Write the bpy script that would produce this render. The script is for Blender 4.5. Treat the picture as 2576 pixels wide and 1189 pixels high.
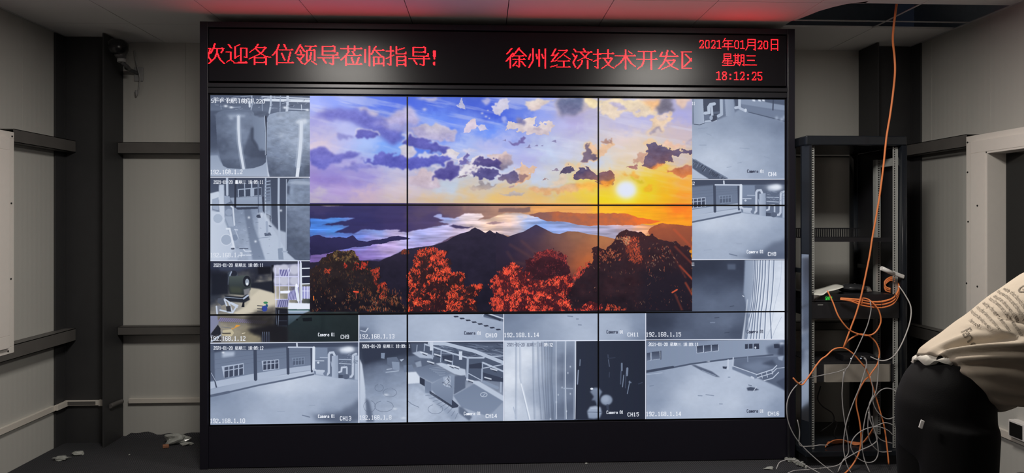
import bpy, bmesh, math, random
import numpy as np
from mathutils import Vector, Matrix

for o in list(bpy.data.objects): bpy.data.objects.remove(o)
SC = bpy.context.scene
COL = SC.collection
FPX, CX, HY, CAM_H, WALL_Y = 1671.0, 1288.0, 555.0, 1.53, 4.182      # focal length and horizon in pixels of the 2576 x 1189 frame
YAW = math.atan(73.0 / FPX)
def ray(x, y):
    u = (x - CX) / FPX; return (math.sin(YAW) + u * math.cos(YAW), math.cos(YAW) - u * math.sin(YAW), (HY - y) / FPX)
def on_y(x, y, Y):
    d = ray(x, y); t = Y / d[1]; return (d[0] * t, Y, CAM_H + d[2] * t)
def on_x(x, y, X):
    d = ray(x, y); t = X / d[0]; return (X, d[1] * t, CAM_H + d[2] * t)
def on_z(x, y, Z):
    d = ray(x, y); t = (Z - CAM_H) / d[2]; return (d[0] * t, d[1] * t, Z)
# ------------------------------------------------------------------ camera, world, exposure
cam = bpy.data.cameras.new('camera'); cam_ob = bpy.data.objects.new('camera', cam); COL.objects.link(cam_ob)
cam.sensor_fit = 'HORIZONTAL'; cam.sensor_width = 36.0; cam.lens = 36.0 * FPX / 2576.0
cam.shift_y = (HY - 594.5) / 2576.0
cam.clip_start = 0.05
cam_ob.location = (0, 0, CAM_H); cam_ob.rotation_euler = (math.radians(90), 0, -YAW)
SC.camera = cam_ob
world = bpy.data.worlds.new('night'); SC.world = world; world.use_nodes = True
world.node_tree.nodes['Background'].inputs[0].default_value = (0.004, 0.005, 0.008, 1)
world.node_tree.nodes['Background'].inputs[1].default_value = 1.0
SC.view_settings.view_transform = 'Standard'; SC.view_settings.look = 'None'
SC.view_settings.exposure = 0.0; SC.view_settings.gamma = 1.0; SC.view_settings.use_curve_mapping = False
LAMP = 51.0                     # emission of the two ceiling panels, out of frame above the viewer
LAMP_COL = (1.0, 0.95, 0.875)
LED = 22.0                      # emission of the red dots of the sign
# ------------------------------------------------------------------ helpers
class MB:                                        # collects shapes in world coordinates and links them as ONE mesh object
    def __init__(s): s.bm = bmesh.new(); s.smooth = set()
    def v(s, p): return s.bm.verts.new(p)
    def face(s, pts, sm=False):
        f = s.bm.faces.new([s.v(p) for p in pts]); f.smooth = sm; return f
    def box(s, x0, x1, y0, y1, z0, z1, bev=0.0):
        r = bmesh.ops.create_cube(s.bm, size=1.0)['verts']
        for v in r: v.co = ((x0 + x1) / 2 + v.co.x * (x1 - x0), (y0 + y1) / 2 + v.co.y * (y1 - y0), (z0 + z1) / 2 + v.co.z * (z1 - z0))
        if bev:
            es = list({e for v in r for e in v.link_edges})
            bmesh.ops.bevel(s.bm, geom=es, offset=bev, segments=2, affect='EDGES', profile=0.5)
        return s
    def obox(s, c, ax, ay, az, bev=0.0):         # box from a centre and three half-axis vectors
        c, ax, ay, az = Vector(c), Vector(ax), Vector(ay), Vector(az)
        r = bmesh.ops.create_cube(s.bm, size=2.0)['verts']
        for v in r: v.co = c + ax * v.co.x + ay * v.co.y + az * v.co.z
        if bev: bmesh.ops.bevel(s.bm, geom=list({e for v in r for e in v.link_edges}), offset=bev, segments=2, affect='EDGES', profile=0.5)
        return s
    def prism(s, outline, axis, a, b):           # outline: 2-D points; axis: the extrusion axis
        def P(u, w, t): return {'x': (t, u, w), 'y': (u, t, w), 'z': (u, w, t)}[axis]
        A = [s.v(P(u, w, a)) for u, w in outline]; B = [s.v(P(u, w, b)) for u, w in outline]
        n = len(A); s.bm.faces.new(A); s.bm.faces.new(B[::-1])
        for i in range(n): s.bm.faces.new((A[i], B[i], B[(i + 1) % n], A[(i + 1) % n]))
        return s
    def loft(s, rings, cap=True, sm=True, closed=True):
        R = [[s.v(p) for p in r] for r in rings]; n = len(R[0])
        for a, b in zip(R[:-1], R[1:]):
            for i in range(n if closed else n - 1):
                f = s.bm.faces.new((a[i], a[(i + 1) % n], b[(i + 1) % n], b[i])); f.smooth = sm
        if cap: s.bm.faces.new(R[0][::-1]); s.bm.faces.new(R[-1])
        return s
    def tube(s, pts, r, n=8, sm=True, sub=6, cap=True):
        P = spline(pts, sub) if sub > 1 else [Vector(p) for p in pts]
        rr = r if callable(r) else (lambda t: r)
        T = (P[1] - P[0]).normalized(); up = Vector((0, 0, 1)) if abs(T.z) < .9 else Vector((1, 0, 0))
        N = (up - T * up.dot(T)).normalized(); rings = []
        for i, p in enumerate(P):
            t = (P[min(i + 1, len(P) - 1)] - P[max(i - 1, 0)])
            if t.length < 1e-9: t = T
            T = t.normalized(); N = (N - T * N.dot(T)); N = N.normalized() if N.length > 1e-6 else T.orthogonal().normalized()
            B = T.cross(N); q = rr(i / (len(P) - 1))
            rings.append([p + (N * math.cos(6.28318 * k / n) + B * math.sin(6.28318 * k / n)) * q for k in range(n)])
        return s.loft(rings, cap, sm)
    def cyl(s, a, b, r, n=20, r2=None, sm=True):
        a, b = Vector(a), Vector(b); T = (b - a).normalized(); N = T.orthogonal().normalized(); B = T.cross(N)
        return s.loft([[c + (N * math.cos(6.28318 * k / n) + B * math.sin(6.28318 * k / n)) * q for k in range(n)] for c, q in ((a, r), (b, r if r2 is None else r2))], True, sm)
    def ball(s, c, rx, ry=None, rz=None, n=14, m=9):
        ry = rx if ry is None else ry; rz = rx if rz is None else rz
        rings = [[(c[0] + rx * math.sin(math.pi * j / m) * math.cos(6.28318 * i / n), c[1] + ry * math.sin(math.pi * j / m) * math.sin(6.28318 * i / n), c[2] - rz * math.cos(math.pi * j / m)) for i in range(n)] for j in range(1, m)]
        return s.loft(rings)
    def build(s, name, mat, parent=None, flat=None):
        bmesh.ops.recalc_face_normals(s.bm, faces=s.bm.faces[:])
        me = bpy.data.meshes.new(name); off = origin(parent)
        if off.length > 0: bmesh.ops.translate(s.bm, verts=s.bm.verts[:], vec=-off)
        s.bm.to_mesh(me); s.bm.free(); me.materials.append(mat)
        o = bpy.data.objects.new(name, me); COL.objects.link(o)
        if parent is not None: o.parent = parent
        return o

def origin(o):
    p = Vector((0, 0, 0))
    while o is not None: p += o.location; o = o.parent
    return p
def spline(pts, k):
    P = [Vector(p) for p in pts]; out = []
    Q = [P[0] * 2 - P[1]] + P + [P[-1] * 2 - P[-2]]
    for i in range(1, len(Q) - 2):
        a, b, c, d = Q[i - 1:i + 3]
        for j in range(k):
            t = j / k; out.append(0.5 * ((2 * b) + (c - a) * t + (2 * a - 5 * b + 4 * c - d) * t * t + (3 * b - a - 3 * c + d) * t ** 3))
    return out + [P[-1]]
def tag(o, label, cat, group=None):
    o['label'] = label; o['category'] = cat
    if group: o['group'] = group
    return o
def thing(name, label, cat, loc, group=None):
    o = bpy.data.objects.new(name, None); o.location = loc; o.empty_display_size = 0.05; COL.objects.link(o)
    return tag(o, label, cat, group)
def struct(o): o['kind'] = 'structure'; return o

def mat(name, col, rough=0.6, metal=0.0, spec=0.5, var=0.06, scale=30.0, bump=0.0, bscale=200.0, emit=None, estr=0.0, alpha=1.0, trans=0.0, coat=0.0):
    m = bpy.data.materials.new(name); m.use_nodes = True; nt = m.node_tree; b = nt.nodes['Principled BSDF']
    b.inputs['Roughness'].default_value = rough; b.inputs['Metallic'].default_value = metal; b.inputs['Specular IOR Level'].default_value = spec
    b.inputs['Transmission Weight'].default_value = trans; b.inputs['Coat Weight'].default_value = coat; b.inputs['Alpha'].default_value = alpha
    tc = nt.nodes.new('ShaderNodeTexCoord'); nz = nt.nodes.new('ShaderNodeTexNoise'); nz.inputs['Scale'].default_value = scale; nz.inputs['Detail'].default_value = 4
    nt.links.new(tc.outputs['Object'], nz.inputs['Vector'])
    mr = nt.nodes.new('ShaderNodeMapRange'); mr.inputs['To Min'].default_value = 1 - var; mr.inputs['To Max'].default_value = 1 + var; nt.links.new(nz.outputs['Fac'], mr.inputs['Value'])
    mx = nt.nodes.new('ShaderNodeVectorMath'); mx.operation = 'SCALE'; mx.inputs[0].default_value = col; nt.links.new(mr.outputs['Result'], mx.inputs['Scale'])
    nt.links.new(mx.outputs['Vector'], b.inputs['Base Color'])
    if bump:
        n2 = nt.nodes.new('ShaderNodeTexNoise'); n2.inputs['Scale'].default_value = bscale; nt.links.new(tc.outputs['Object'], n2.inputs['Vector'])
        bp = nt.nodes.new('ShaderNodeBump'); bp.inputs['Strength'].default_value = bump; bp.inputs['Distance'].default_value = 0.002
        nt.links.new(n2.outputs['Fac'], bp.inputs['Height']); nt.links.new(bp.outputs['Normal'], b.inputs['Normal'])
    if emit: b.inputs['Emission Color'].default_value = (*emit, 1); b.inputs['Emission Strength'].default_value = estr
    return m
def ribbed(m, axis, pitch, depth, strength, tint=0.0):      # fine parallel ribs pressed into the sheet or woven into the carpet
    nt = m.node_tree; b = nt.nodes['Principled BSDF']; tc = nt.nodes['Texture Coordinate']
    sp = nt.nodes.new('ShaderNodeSeparateXYZ'); nt.links.new(tc.outputs['Object'], sp.inputs[0])
    mu = nt.nodes.new('ShaderNodeMath'); mu.operation = 'MULTIPLY'; mu.inputs[1].default_value = 6.28318 / pitch; nt.links.new(sp.outputs[axis], mu.inputs[0])
    si = nt.nodes.new('ShaderNodeMath'); si.operation = 'SINE'; nt.links.new(mu.outputs[0], si.inputs[0])
    bp = nt.nodes.new('ShaderNodeBump'); bp.inputs['Strength'].default_value = strength; bp.inputs['Distance'].default_value = depth
    nt.links.new(si.outputs[0], bp.inputs['Height']); nt.links.new(bp.outputs['Normal'], b.inputs['Normal'])
    if tint:
        src = b.inputs['Base Color'].links[0].from_socket
        mr = nt.nodes.new('ShaderNodeMapRange'); mr.inputs['From Min'].default_value = -1; mr.inputs['To Min'].default_value = 1 - tint; mr.inputs['To Max'].default_value = 1 + tint
        nt.links.new(si.outputs[0], mr.inputs['Value']); mx = nt.nodes.new('ShaderNodeVectorMath'); mx.operation = 'SCALE'
        nt.links.new(src, mx.inputs[0]); nt.links.new(mr.outputs['Result'], mx.inputs['Scale']); nt.links.new(mx.outputs['Vector'], b.inputs['Base Color'])
    return m

M = {
 'wall_x': ribbed(mat('sheet_panel_back', (.48, .475, .445), .55, spec=.3, var=.03, scale=3), 'X', .045, .0012, .12),
 'wall_y': ribbed(mat('sheet_panel_side', (.48, .475, .445), .55, spec=.3, var=.03, scale=3), 'Y', .045, .0012, .14),
 'ceiling': mat('ceiling_tile', (.80, .79, .78), .7, spec=.2, var=.03, scale=4),
 'tbar': mat('white_tee_bar', (.6, .6, .6), .4, var=.03),
 'carpet': ribbed(mat('grey_ribbed_carpet', (.056, .056, .062), .95, spec=.1, var=.35, scale=160), 'X', .0125, .004, .9, .30),
 'void': mat('dark_roof_void', (.45, .52, .60), .8, var=.1),
 'steel': mat('dark_grey_painted_steel', (.038, .038, .040), .5, spec=.35, var=.12, scale=12, bump=.1, bscale=90),
 'girt': mat('grey_painted_channel', (.105, .099, .093), .5, spec=.4, var=.2, scale=9),
 'pvc': mat('off_white_plastic', (.62, .58, .52), .45, var=.04),
 'frame': mat('beige_white_window_frame', (.74, .70, .65), .4, var=.03),
 'glass': mat('dark_night_glass', (.01, .011, .012), .05, spec=.5, var=.02),
 'black': mat('black_powder_coat', (.0100, .0090, .0155), .42, spec=.35, var=.1, scale=60),
 'bezel': mat('black_bezel', (.004, .004, .006), .45, spec=.3, var=.05),
 'mask': mat('black_sign_mask', (.008, .0072, .0095), .29, spec=.28, var=.1, scale=300, bump=.06, bscale=420),
 'rail_trim': mat('dark_anodised_trim', (.022, .022, .027), .32, spec=.6, metal=.3, var=.06),
 'led': mat('red_led', (.2, .01, .01), .4, emit=(1.0, .0026, .0048), estr=LED, var=.01),
 'rack': mat('rack_black_gloss', (.011, .0135, .018), .25, spec=.35, var=.08),
 'zinc': mat('zinc_rail', (.40, .41, .395), .45, metal=.15, var=.08),
 'glint': mat('post_glint_metal', (.55, .58, .62), .14, metal=.95, var=.03),  # mirror metal for the added reflection strip on the rack post
 'unit': mat('black_appliance', (.012, .012, .015), .4, var=.08),
 'beige': mat('beige_metal_front', (.30, .275, .24), .5, var=.04),
 'orange': mat('orange_fibre_sheath', (.78, .235, .075), .45, var=.05),
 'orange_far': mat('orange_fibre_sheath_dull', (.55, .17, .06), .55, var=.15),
 'grey_cable': mat('grey_cable_sheath', (.36, .35, .35), .5, var=.06),
 'white_cable': mat('white_cable_sheath', (.62, .60, .58), .5, var=.04),
 'black_cable': mat('black_cable_sheath', (.012, .012, .013), .5, var=.06),
 'paper': mat('white_paper', (.66, .66, .60), .8, var=.06, scale=40),
 'paper_grey': mat('grey_paper', (.22, .205, .19), .8, var=.08),
 'cloth_dark': mat('dark_plastic_bag', (.022, .023, .026), .35, spec=.5, var=.2, scale=20),
 'white': mat('white_plastic', (.72, .70, .68), .4, var=.03),
 'socket_black': mat('black_socket_face', (.01, .01, .01), .35, var=.05),
 'green_led': mat('green_digits', (.02, .1, .02), .5, emit=(.05, .85, .08), estr=.8, var=.01),
 'blue_led': mat('white_status_light', (.5, .5, .5), .5, emit=(.6, .75, 1.0), estr=1.6, var=.01),
 'cctv': mat('grey_camera_shell', (.075, .075, .078), .4, var=.05),
 'cctv_white': mat('pale_camera_ring', (.34, .34, .34), .4, var=.05),
 'cctv_dark': mat('dark_camera_window', (.014, .014, .016), .25, spec=.4, var=.05),
 'bag': mat('clear_plastic_film', (.42, .43, .40), .22, spec=.6, var=.25, scale=60, alpha=.75),
 'brick': mat('orange_scrap', (.30, .13, .07), .8, var=.2),
 'skin': mat('skin', (.56, .36, .26), .5, var=.05),
 'hair': mat('black_hair', (.012, .010, .009), .5, var=.2, scale=200),
 'trousers': mat('black_trousers', (.0085, .0085, .009), .85, spec=.15, var=.15, bump=.15, bscale=300),
 'sweat': mat('cream_cotton_jersey', (.46, .395, .315), .9, spec=.1, var=.04, scale=60, bump=.12, bscale=500),
 'tee': mat('white_cotton', (.70, .67, .60), .9, spec=.1, var=.04),
 'print': mat('faded_black_print', (.16, .14, .115), .9, spec=.1, var=.3, scale=120),
 'shoe': mat('dark_shoe', (.02, .02, .022), .6, var=.1),
 'screw': mat('dark_screw', (.05, .05, .05), .4, metal=.6, var=.1),
 'lamp': mat('lamp_diffuser', (.8, .8, .8), .5, emit=LAMP_COL, estr=LAMP, var=.01),
}
# ------------------------------------------------------------------ dot-matrix lettering: strokes on a 32 or 16 dot grid
S32 = {
 '欢': "1,8 11,8;11,8 8,18 1,29;3,12 12,26;17,1 15,8 11,15;15,8 29,8;29,8 26,14;20,9 20,14 17,22 9,30;20,14 24,24 30,30",
 '迎': "4,2 8,7;1,13 8,13;7,13 7,24;7,24 2,28;7,24 12,28;12,29 30,29;18,28 30,28;20,2 13,5;13,5 13,22;13,22 19,18;21,7 29,7;21,7 21,26;29,7 29,21;29,21 26,20",
 '各': "13,1 9,7 2,13;11,6 24,6;24,6 16,15 1,23;9,7 16,14 24,19 31,20;9,21 24,21;8,20 8,31;24,21 24,31;9,28 24,28",
 '位': "10,1 7,10 1,17;7,10 7,31;17,1 20,7;11,9 30,9;14,14 18,24;26,12 23,26;10,28 31,28",
 '领': "8,1 1,14;8,3 14,11;8,9 9,14;4,16 13,16;13,16 8,23;4,20 11,29;15,3 31,3;23,3 21,8;17,9 29,9;17,9 17,24;28,9 28,24;23,12 22,22;22,22 14,30;24,25 31,30",
 '导': "7,3 24,3;24,3 24,11;7,10 24,10;7,3 7,16;7,16 28,16;28,12 28,16;1,20 31,20;22,17 22,29;22,30 17,28;8,22 12,28",
 '莅': "1,6 31,6;11,2 11,9;20,2 20,9;12,10 8,16 1,23;8,16 8,31;17,10 20,15;11,16 30,16;16,19 18,27;26,19 23,28;10,29 31,29",
 '临': "3,7 3,26;9,2 9,31;18,2 12,14;16,8 30,8;19,10 25,16;15,18 29,18;15,18 15,31;29,18 29,31;22,18 22,28;15,28 29,28",
 '指': "1,9 12,9;7,2 7,30;7,30 3,28;1,20 12,15;15,2 15,13;15,8 27,4;15,13 29,13;29,10 29,13;16,17 29,17;16,17 16,31;28,17 28,31;16,23 28,23;16,29 28,29",
 '!': "5,8 5,20;4,8 4,16;6,8 6,16;4,26 6,26;4,27 6,27;4,28 6,28;5,25 5,29",
 '徐': "9,2 2,10;11,9 1,21;7,15 7,31;20,1 10,14;20,3 30,13;13,13 27,13;11,18 29,18;20,13 20,29;20,30 16,27;16,21 11,28;23,21 29,28",
 '州': "4,10 2,18;8,2 8,20;8,20 2,30;13,10 14,17;17,3 17,28;21,10 23,16;26,2 26,31",
 '经': "9,2 4,11;3,12 10,11;13,8 3,21;3,21 11,19;2,29 12,26;14,4 27,4;27,4 12,17;22,11 31,17;13,20 30,20;21,20 21,29;11,29 31,29",
 '济': "4,2 7,6;2,9 5,13;8,11 3,22 6,29;18,1 20,5;10,6 31,6;14,7 22,15 31,18;26,7 19,15 10,19;16,19 15,24 9,31;24,19 24,31",
 '技': "1,9 12,9;7,2 7,30;7,30 3,28;1,20 12,15;13,8 31,8;22,2 22,15;15,15 28,15;28,15 22,24 13,31;17,16 23,25 31,30",
 '术': "1,11 31,11;16,2 16,31;21,4 26,8;15,12 8,22 1,28;17,12 24,22 31,27",
 '开': "3,4 29,4;1,16 31,16;11,4 11,18;11,18 8,26 2,31;22,4 22,31",
 '发': "6,5 4,10;3,11 30,11;14,2 12,12 8,22 1,30;12,17 25,17;25,17 20,24 6,31;13,18 19,25 30,31;20,3 25,8",
 '区': "3,4 30,4;4,4 4,29;4,29 31,29;9,8 24,24;24,8 7,26",
}
CJK16 = {
 '年': "4,0 1,5;3,3 14,3;3,7 12,7;3,7 3,11;0,11 15,11;8,3 8,15",
 '月': "3,1 3,10;3,10 0,15;3,1 13,1;13,1 13,14;13,15 11,14;3,5 13,5;3,9 13,9",
 '日': "3,1 12,1;3,1 3,15;12,1 12,15;3,7 12,7;3,13 12,13",
 '星': "3,0 12,0;3,0 3,6;12,0 12,6;3,3 12,3;3,6 12,6;4,7 1,11;3,9 14,9;8,7 8,15;3,12 13,12;1,15 14,15",
 '期': "2,0 2,11;6,0 6,11;0,2 8,2;2,5 6,5;2,8 6,8;0,11 8,11;2,12 0,15;5,12 7,14;10,1 10,9;10,9 8,15;10,1 14,1;14,1 14,14;14,15 12,14;10,5 14,5;10,9 14,9",
 '三': "2,2 13,2;3,8 12,8;0,14 15,14",
}
DIGIT16 = {
 '0': "2,3 1,5 1,11 2,13;2,13 5,13;5,13 6,11 6,5 5,3;2,3 5,3", '1': "1,4 4,3;4,3 4,13;1,13 6,13", '2': "1,5 2,3 5,3 6,5 6,7 1,13;1,13 6,13;6,13 6,11",
 '5': "1,3 6,3;1,3 1,7;1,7 4,7 6,9 6,11 5,13 2,13 1,11", '8': "2,3 5,3 6,4 6,6 2,8 1,10 1,12 2,13 5,13 6,12 6,10 5,8 1,6 1,4 2,3", ':': "3,6 4,6;3,7 4,7;3,11 4,11;3,12 4,12",
}
def raster(spec, heavy=2):                       # strokes -> set of lit dots; uprights are two dots wide, flats one
    dots = set()
    for st in spec.split(';'):
        pts = [tuple(int(v) for v in p.split(',')) for p in st.split()]
        for (x1, y1), (x2, y2) in zip(pts[:-1], pts[1:]):
            n = max(abs(x2 - x1), abs(y2 - y1), 1)
            for i in range(n + 1):
                x, y = round(x1 + (x2 - x1) * i / n), round(y1 + (y2 - y1) * i / n)
                dots.add((x, y))
                if heavy == 2 and abs(y2 - y1) > 3 and abs(x2 - x1) <= abs(y2 - y1): dots.add((x + 1, y))
            if heavy == 2 and y1 == y2 and x2 - x1 > 10:
                dots.add((x2 - 1, y2 - 1)); dots.add((x2 - 2, y2 - 1))
    return dots
# ------------------------------------------------------------------ what the nine displays show
TW, TH = 1820, 1028
WX0, WX1, WZ0, WZ1 = -1.688, 1.939, 0.265, 2.311

def to_tex(p):
    X, Y, Z = on_y(p[0], p[1], WALL_Y)
    return ((X - WX0) / (WX1 - WX0) * TW, (WZ1 - Z) / (WZ1 - WZ0) * TH)

class Crop:                                     # coordinates measured inside one detail view of the photograph
    def __init__(s, x0, y0, k): s.x0, s.y0, s.k = x0, y0, k
    def __call__(s, pts): return [to_tex((s.x0 + a / s.k, s.y0 + b / s.k)) for a, b in pts]
    def one(s, a, b): return to_tex((s.x0 + a / s.k, s.y0 + b / s.k))
    def r(s, v): return v / s.k * TW / 1449.0

def fbm(h, w, sx, sy, octaves, seed):
    rs = np.random.RandomState(seed); out = np.zeros((h, w), np.float32); amp = 1.0; tot = 0
    for o in range(octaves):
        gx, gy = max(2, int(w / sx * 2 ** o) + 3), max(2, int(h / sy * 2 ** o) + 3)
        g = rs.rand(gy, gx).astype(np.float32)
        xs = np.linspace(0, gx - 2.001, w); ys = np.linspace(0, gy - 2.001, h)
        xi = xs.astype(int); yi = ys.astype(int); fx = xs - xi; fy = ys - yi
        fx = (fx * fx * (3 - 2 * fx)).astype(np.float32); fy = (fy * fy * (3 - 2 * fy)).astype(np.float32)
        a = g[yi][:, xi] * (1 - fx) + g[yi][:, xi + 1] * fx
        b = g[yi + 1][:, xi] * (1 - fx) + g[yi + 1][:, xi + 1] * fx
        out += amp * (a * (1 - fy[:, None]) + b * fy[:, None]); tot += amp; amp *= 0.5
    return out / tot * 2 - 1

def box_blur(m, r):
    r = int(round(r))
    if r < 1: return m
    for _ in range(2):
        for ax in (0, 1):
            pad = [(0, 0), (0, 0)]; pad[ax] = (r + 1, r)
            c = np.cumsum(np.pad(m, pad, mode='edge'), axis=ax)
            n = m.shape[ax]
            m = (np.take(c, range(2 * r + 1, 2 * r + 1 + n), ax) - np.take(c, range(0, n), ax)) / (2 * r + 1)
    return m

class Canvas:
    def __init__(s):
        s.im = np.zeros((TH, TW, 3), np.float32); s.im[:] = (0.07, 0.07, 0.1)
        s.wx = fbm(TH, TW, 44, 30, 5, 11) + .55 * fbm(TH, TW, 13, 10, 3, 13); s.wy = fbm(TH, TW, 44, 30, 5, 12) + .55 * fbm(TH, TW, 13, 10, 3, 14)
        s.clip = (0, 0, TW, TH)
    def box(s, xs, ys, pad):
        x0, y0, x1, y1 = s.clip
        a, b = max(x0, int(min(xs) - pad)), min(x1, int(max(xs) + pad) + 2)
        c, d = max(y0, int(min(ys) - pad)), min(y1, int(max(ys) + pad) + 2)
        return (a, b, c, d) if a < b and c < d else None
    def mix(s, bx, m, col):
        a, b, c, d = bx; m = m[..., None]
        s.im[c:d, a:b] = s.im[c:d, a:b] * (1 - m) + np.asarray(col, np.float32) * m
    def mask(s, pts, soft=0.8, rough=0.0):
        xs = [p[0] for p in pts]; ys = [p[1] for p in pts]
        bx = s.box(xs, ys, soft * 3 + rough * 1.2 + 2)
        if not bx: return None, None
        a, b, c, d = bx
        m = np.zeros((d - c, b - a), np.float32)
        subs = ((0.25, 0.25), (0.75, 0.75), (0.25, 0.75), (0.75, 0.25)) if soft < 3 else ((0.5, 0.5),)
        for ox, oy in subs:
            px = np.arange(a, b)[None, :] + ox; py = np.arange(c, d)[:, None] + oy
            if rough:
                px = px + s.wx[c:d, a:b] * rough * 2; py = py + s.wy[c:d, a:b] * rough * 2
            ins = np.zeros((d - c, b - a), bool)
            for i in range(len(pts)):
                x1, y1 = pts[i]; x2, y2 = pts[i - 1]
                if y1 == y2: continue
                ins ^= ((y1 > py) != (y2 > py)) & (px < (x2 - x1) * (py - y1) / (y2 - y1) + x1)
            m += ins
        m /= len(subs)
        if soft >= 1: m = box_blur(m, soft)
        return bx, m
    def poly(s, pts, col, alpha=1.0, soft=0.6, rough=0.0, col2=None, ang=90.0, noise=0.0):
        bx, m = s.mask(pts, soft, rough)
        if bx is None: return
        a, b, c, d = bx
        colr = np.asarray(col, np.float32)
        if col2 is not None:
            dx, dy = math.cos(math.radians(ang)), math.sin(math.radians(ang))
            pr = [p[0] * dx + p[1] * dy for p in pts]; lo, hi = min(pr), max(pr)
            t = ((np.arange(a, b)[None, :] * dx + np.arange(c, d)[:, None] * dy) - lo) / max(hi - lo, 1e-6)
            if rough or noise: t = t + s.wy[c:d, a:b] * 0.35
            t = np.clip(t, 0, 1)[..., None]
            colr = colr * (1 - t) + np.asarray(col2, np.float32) * t
        if noise: colr = colr + (s.wx[c:d, a:b] * noise)[..., None]
        s.mix(bx, m * alpha, colr)
    def field(s, pts, pins, noise=None, amp=0.0, soft=0.6, rough=0.0, power=3.0, warp=26.0):      # colour field interpolated between measured spots
        bx, m = s.mask(pts, soft, rough)
        if bx is None: return
        a, b, c, d = bx; st = 4
        gx = np.arange(a, b + st, st); gy = np.arange(c, d + st, st)
        jy, jx = np.minimum(gy, TH - 1)[:, None], np.minimum(gx, TW - 1)[None, :]
        gx = gx[None, :] + s.wx[jy, jx] * warp; gy = gy[:, None] + s.wy[jy, jx] * warp
        num = np.zeros(gx.shape + (3,), np.float32); den = np.zeros(gx.shape, np.float32)
        for (x, y), col in pins:
            w = 1.0 / (((gx - x) ** 2 + (1.4 * (gy - y)) ** 2 + 700.0) ** (power / 2))
            num += w[..., None] * np.asarray(col, np.float32); den += w
        g = num / den[..., None]
        X = (np.arange(a, b) - a) / st; Y = (np.arange(c, d) - c) / st
        xi = np.minimum(X.astype(int), g.shape[1] - 2); yi = np.minimum(Y.astype(int), g.shape[0] - 2)
        fx = (X - xi)[None, :, None]; fy = (Y - yi)[:, None, None]
        v = (g[yi][:, xi] * (1 - fx) + g[yi][:, xi + 1] * fx) * (1 - fy) + (g[yi + 1][:, xi] * (1 - fx) + g[yi + 1][:, xi + 1] * fx) * fy
        if noise is not None: v = v * (1 + amp * noise[c:d, a:b, None])
        s.mix(bx, m, v)
    def line(s, pts, w, col, alpha=1.0, soft=0.5):
        xs = [p[0] for p in pts]; ys = [p[1] for p in pts]
        bx = s.box(xs, ys, w + 2 + soft)
        if not bx: return
        a, b, c, d = bx
        px = np.arange(a, b)[None, :] + 0.5; py = np.arange(c, d)[:, None] + 0.5
        best = np.full((d - c, b - a), 1e9, np.float32)
        for (x1, y1), (x2, y2) in zip(pts[:-1], pts[1:]):
            dx, dy = x2 - x1, y2 - y1; L = dx * dx + dy * dy + 1e-9
            t = np.clip(((px - x1) * dx + (py - y1) * dy) / L, 0, 1)
            best = np.minimum(best, (px - x1 - t * dx) ** 2 + (py - y1 - t * dy) ** 2)
        m = np.clip((w / 2 + soft - np.sqrt(best)) / (2 * soft), 0, 1) * alpha
        s.mix(bx, m, col)
    def glow(s, x, y, rx, ry, col, alpha=1.0, pw=1.0):
        bx = s.box((x - rx * 2.6, x + rx * 2.6), (y - ry * 2.6, y + ry * 2.6), 0)
        if not bx: return
        a, b, c, d = bx
        q = ((np.arange(a, b)[None, :] - x) / rx) ** 2 + ((np.arange(c, d)[:, None] - y) / ry) ** 2
        s.mix(bx, (np.exp(-q ** pw) * alpha).astype(np.float32), col)
    def disc(s, x, y, rx, ry, col, alpha=1.0, soft=0.8):
        n = 28
        s.poly([(x + rx * math.cos(6.2832 * i / n), y + ry * math.sin(6.2832 * i / n)) for i in range(n)], col, alpha, soft)

def rgb(*v): return tuple(c / 255.0 for c in v)
def gl(b, warm=0.0):
    b = max(b, 0) ** .86
    #                           # the blue-grey of an infra-red camera picture, b in 0..1
    st = ((0, (23, 27, 40)), (0.25, (62, 71, 92)), (0.5, (122, 136, 161)), (0.75, (176, 188, 209)), (1.0, (222, 229, 241)))
    for (a, ca), (e, ce) in zip(st[:-1], st[1:]):
        if b <= e:
            t = (b - a) / (e - a); return rgb(*[u + (w - u) * t for u, w in zip(ca, ce)])
    return rgb(*st[-1][1])

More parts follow.
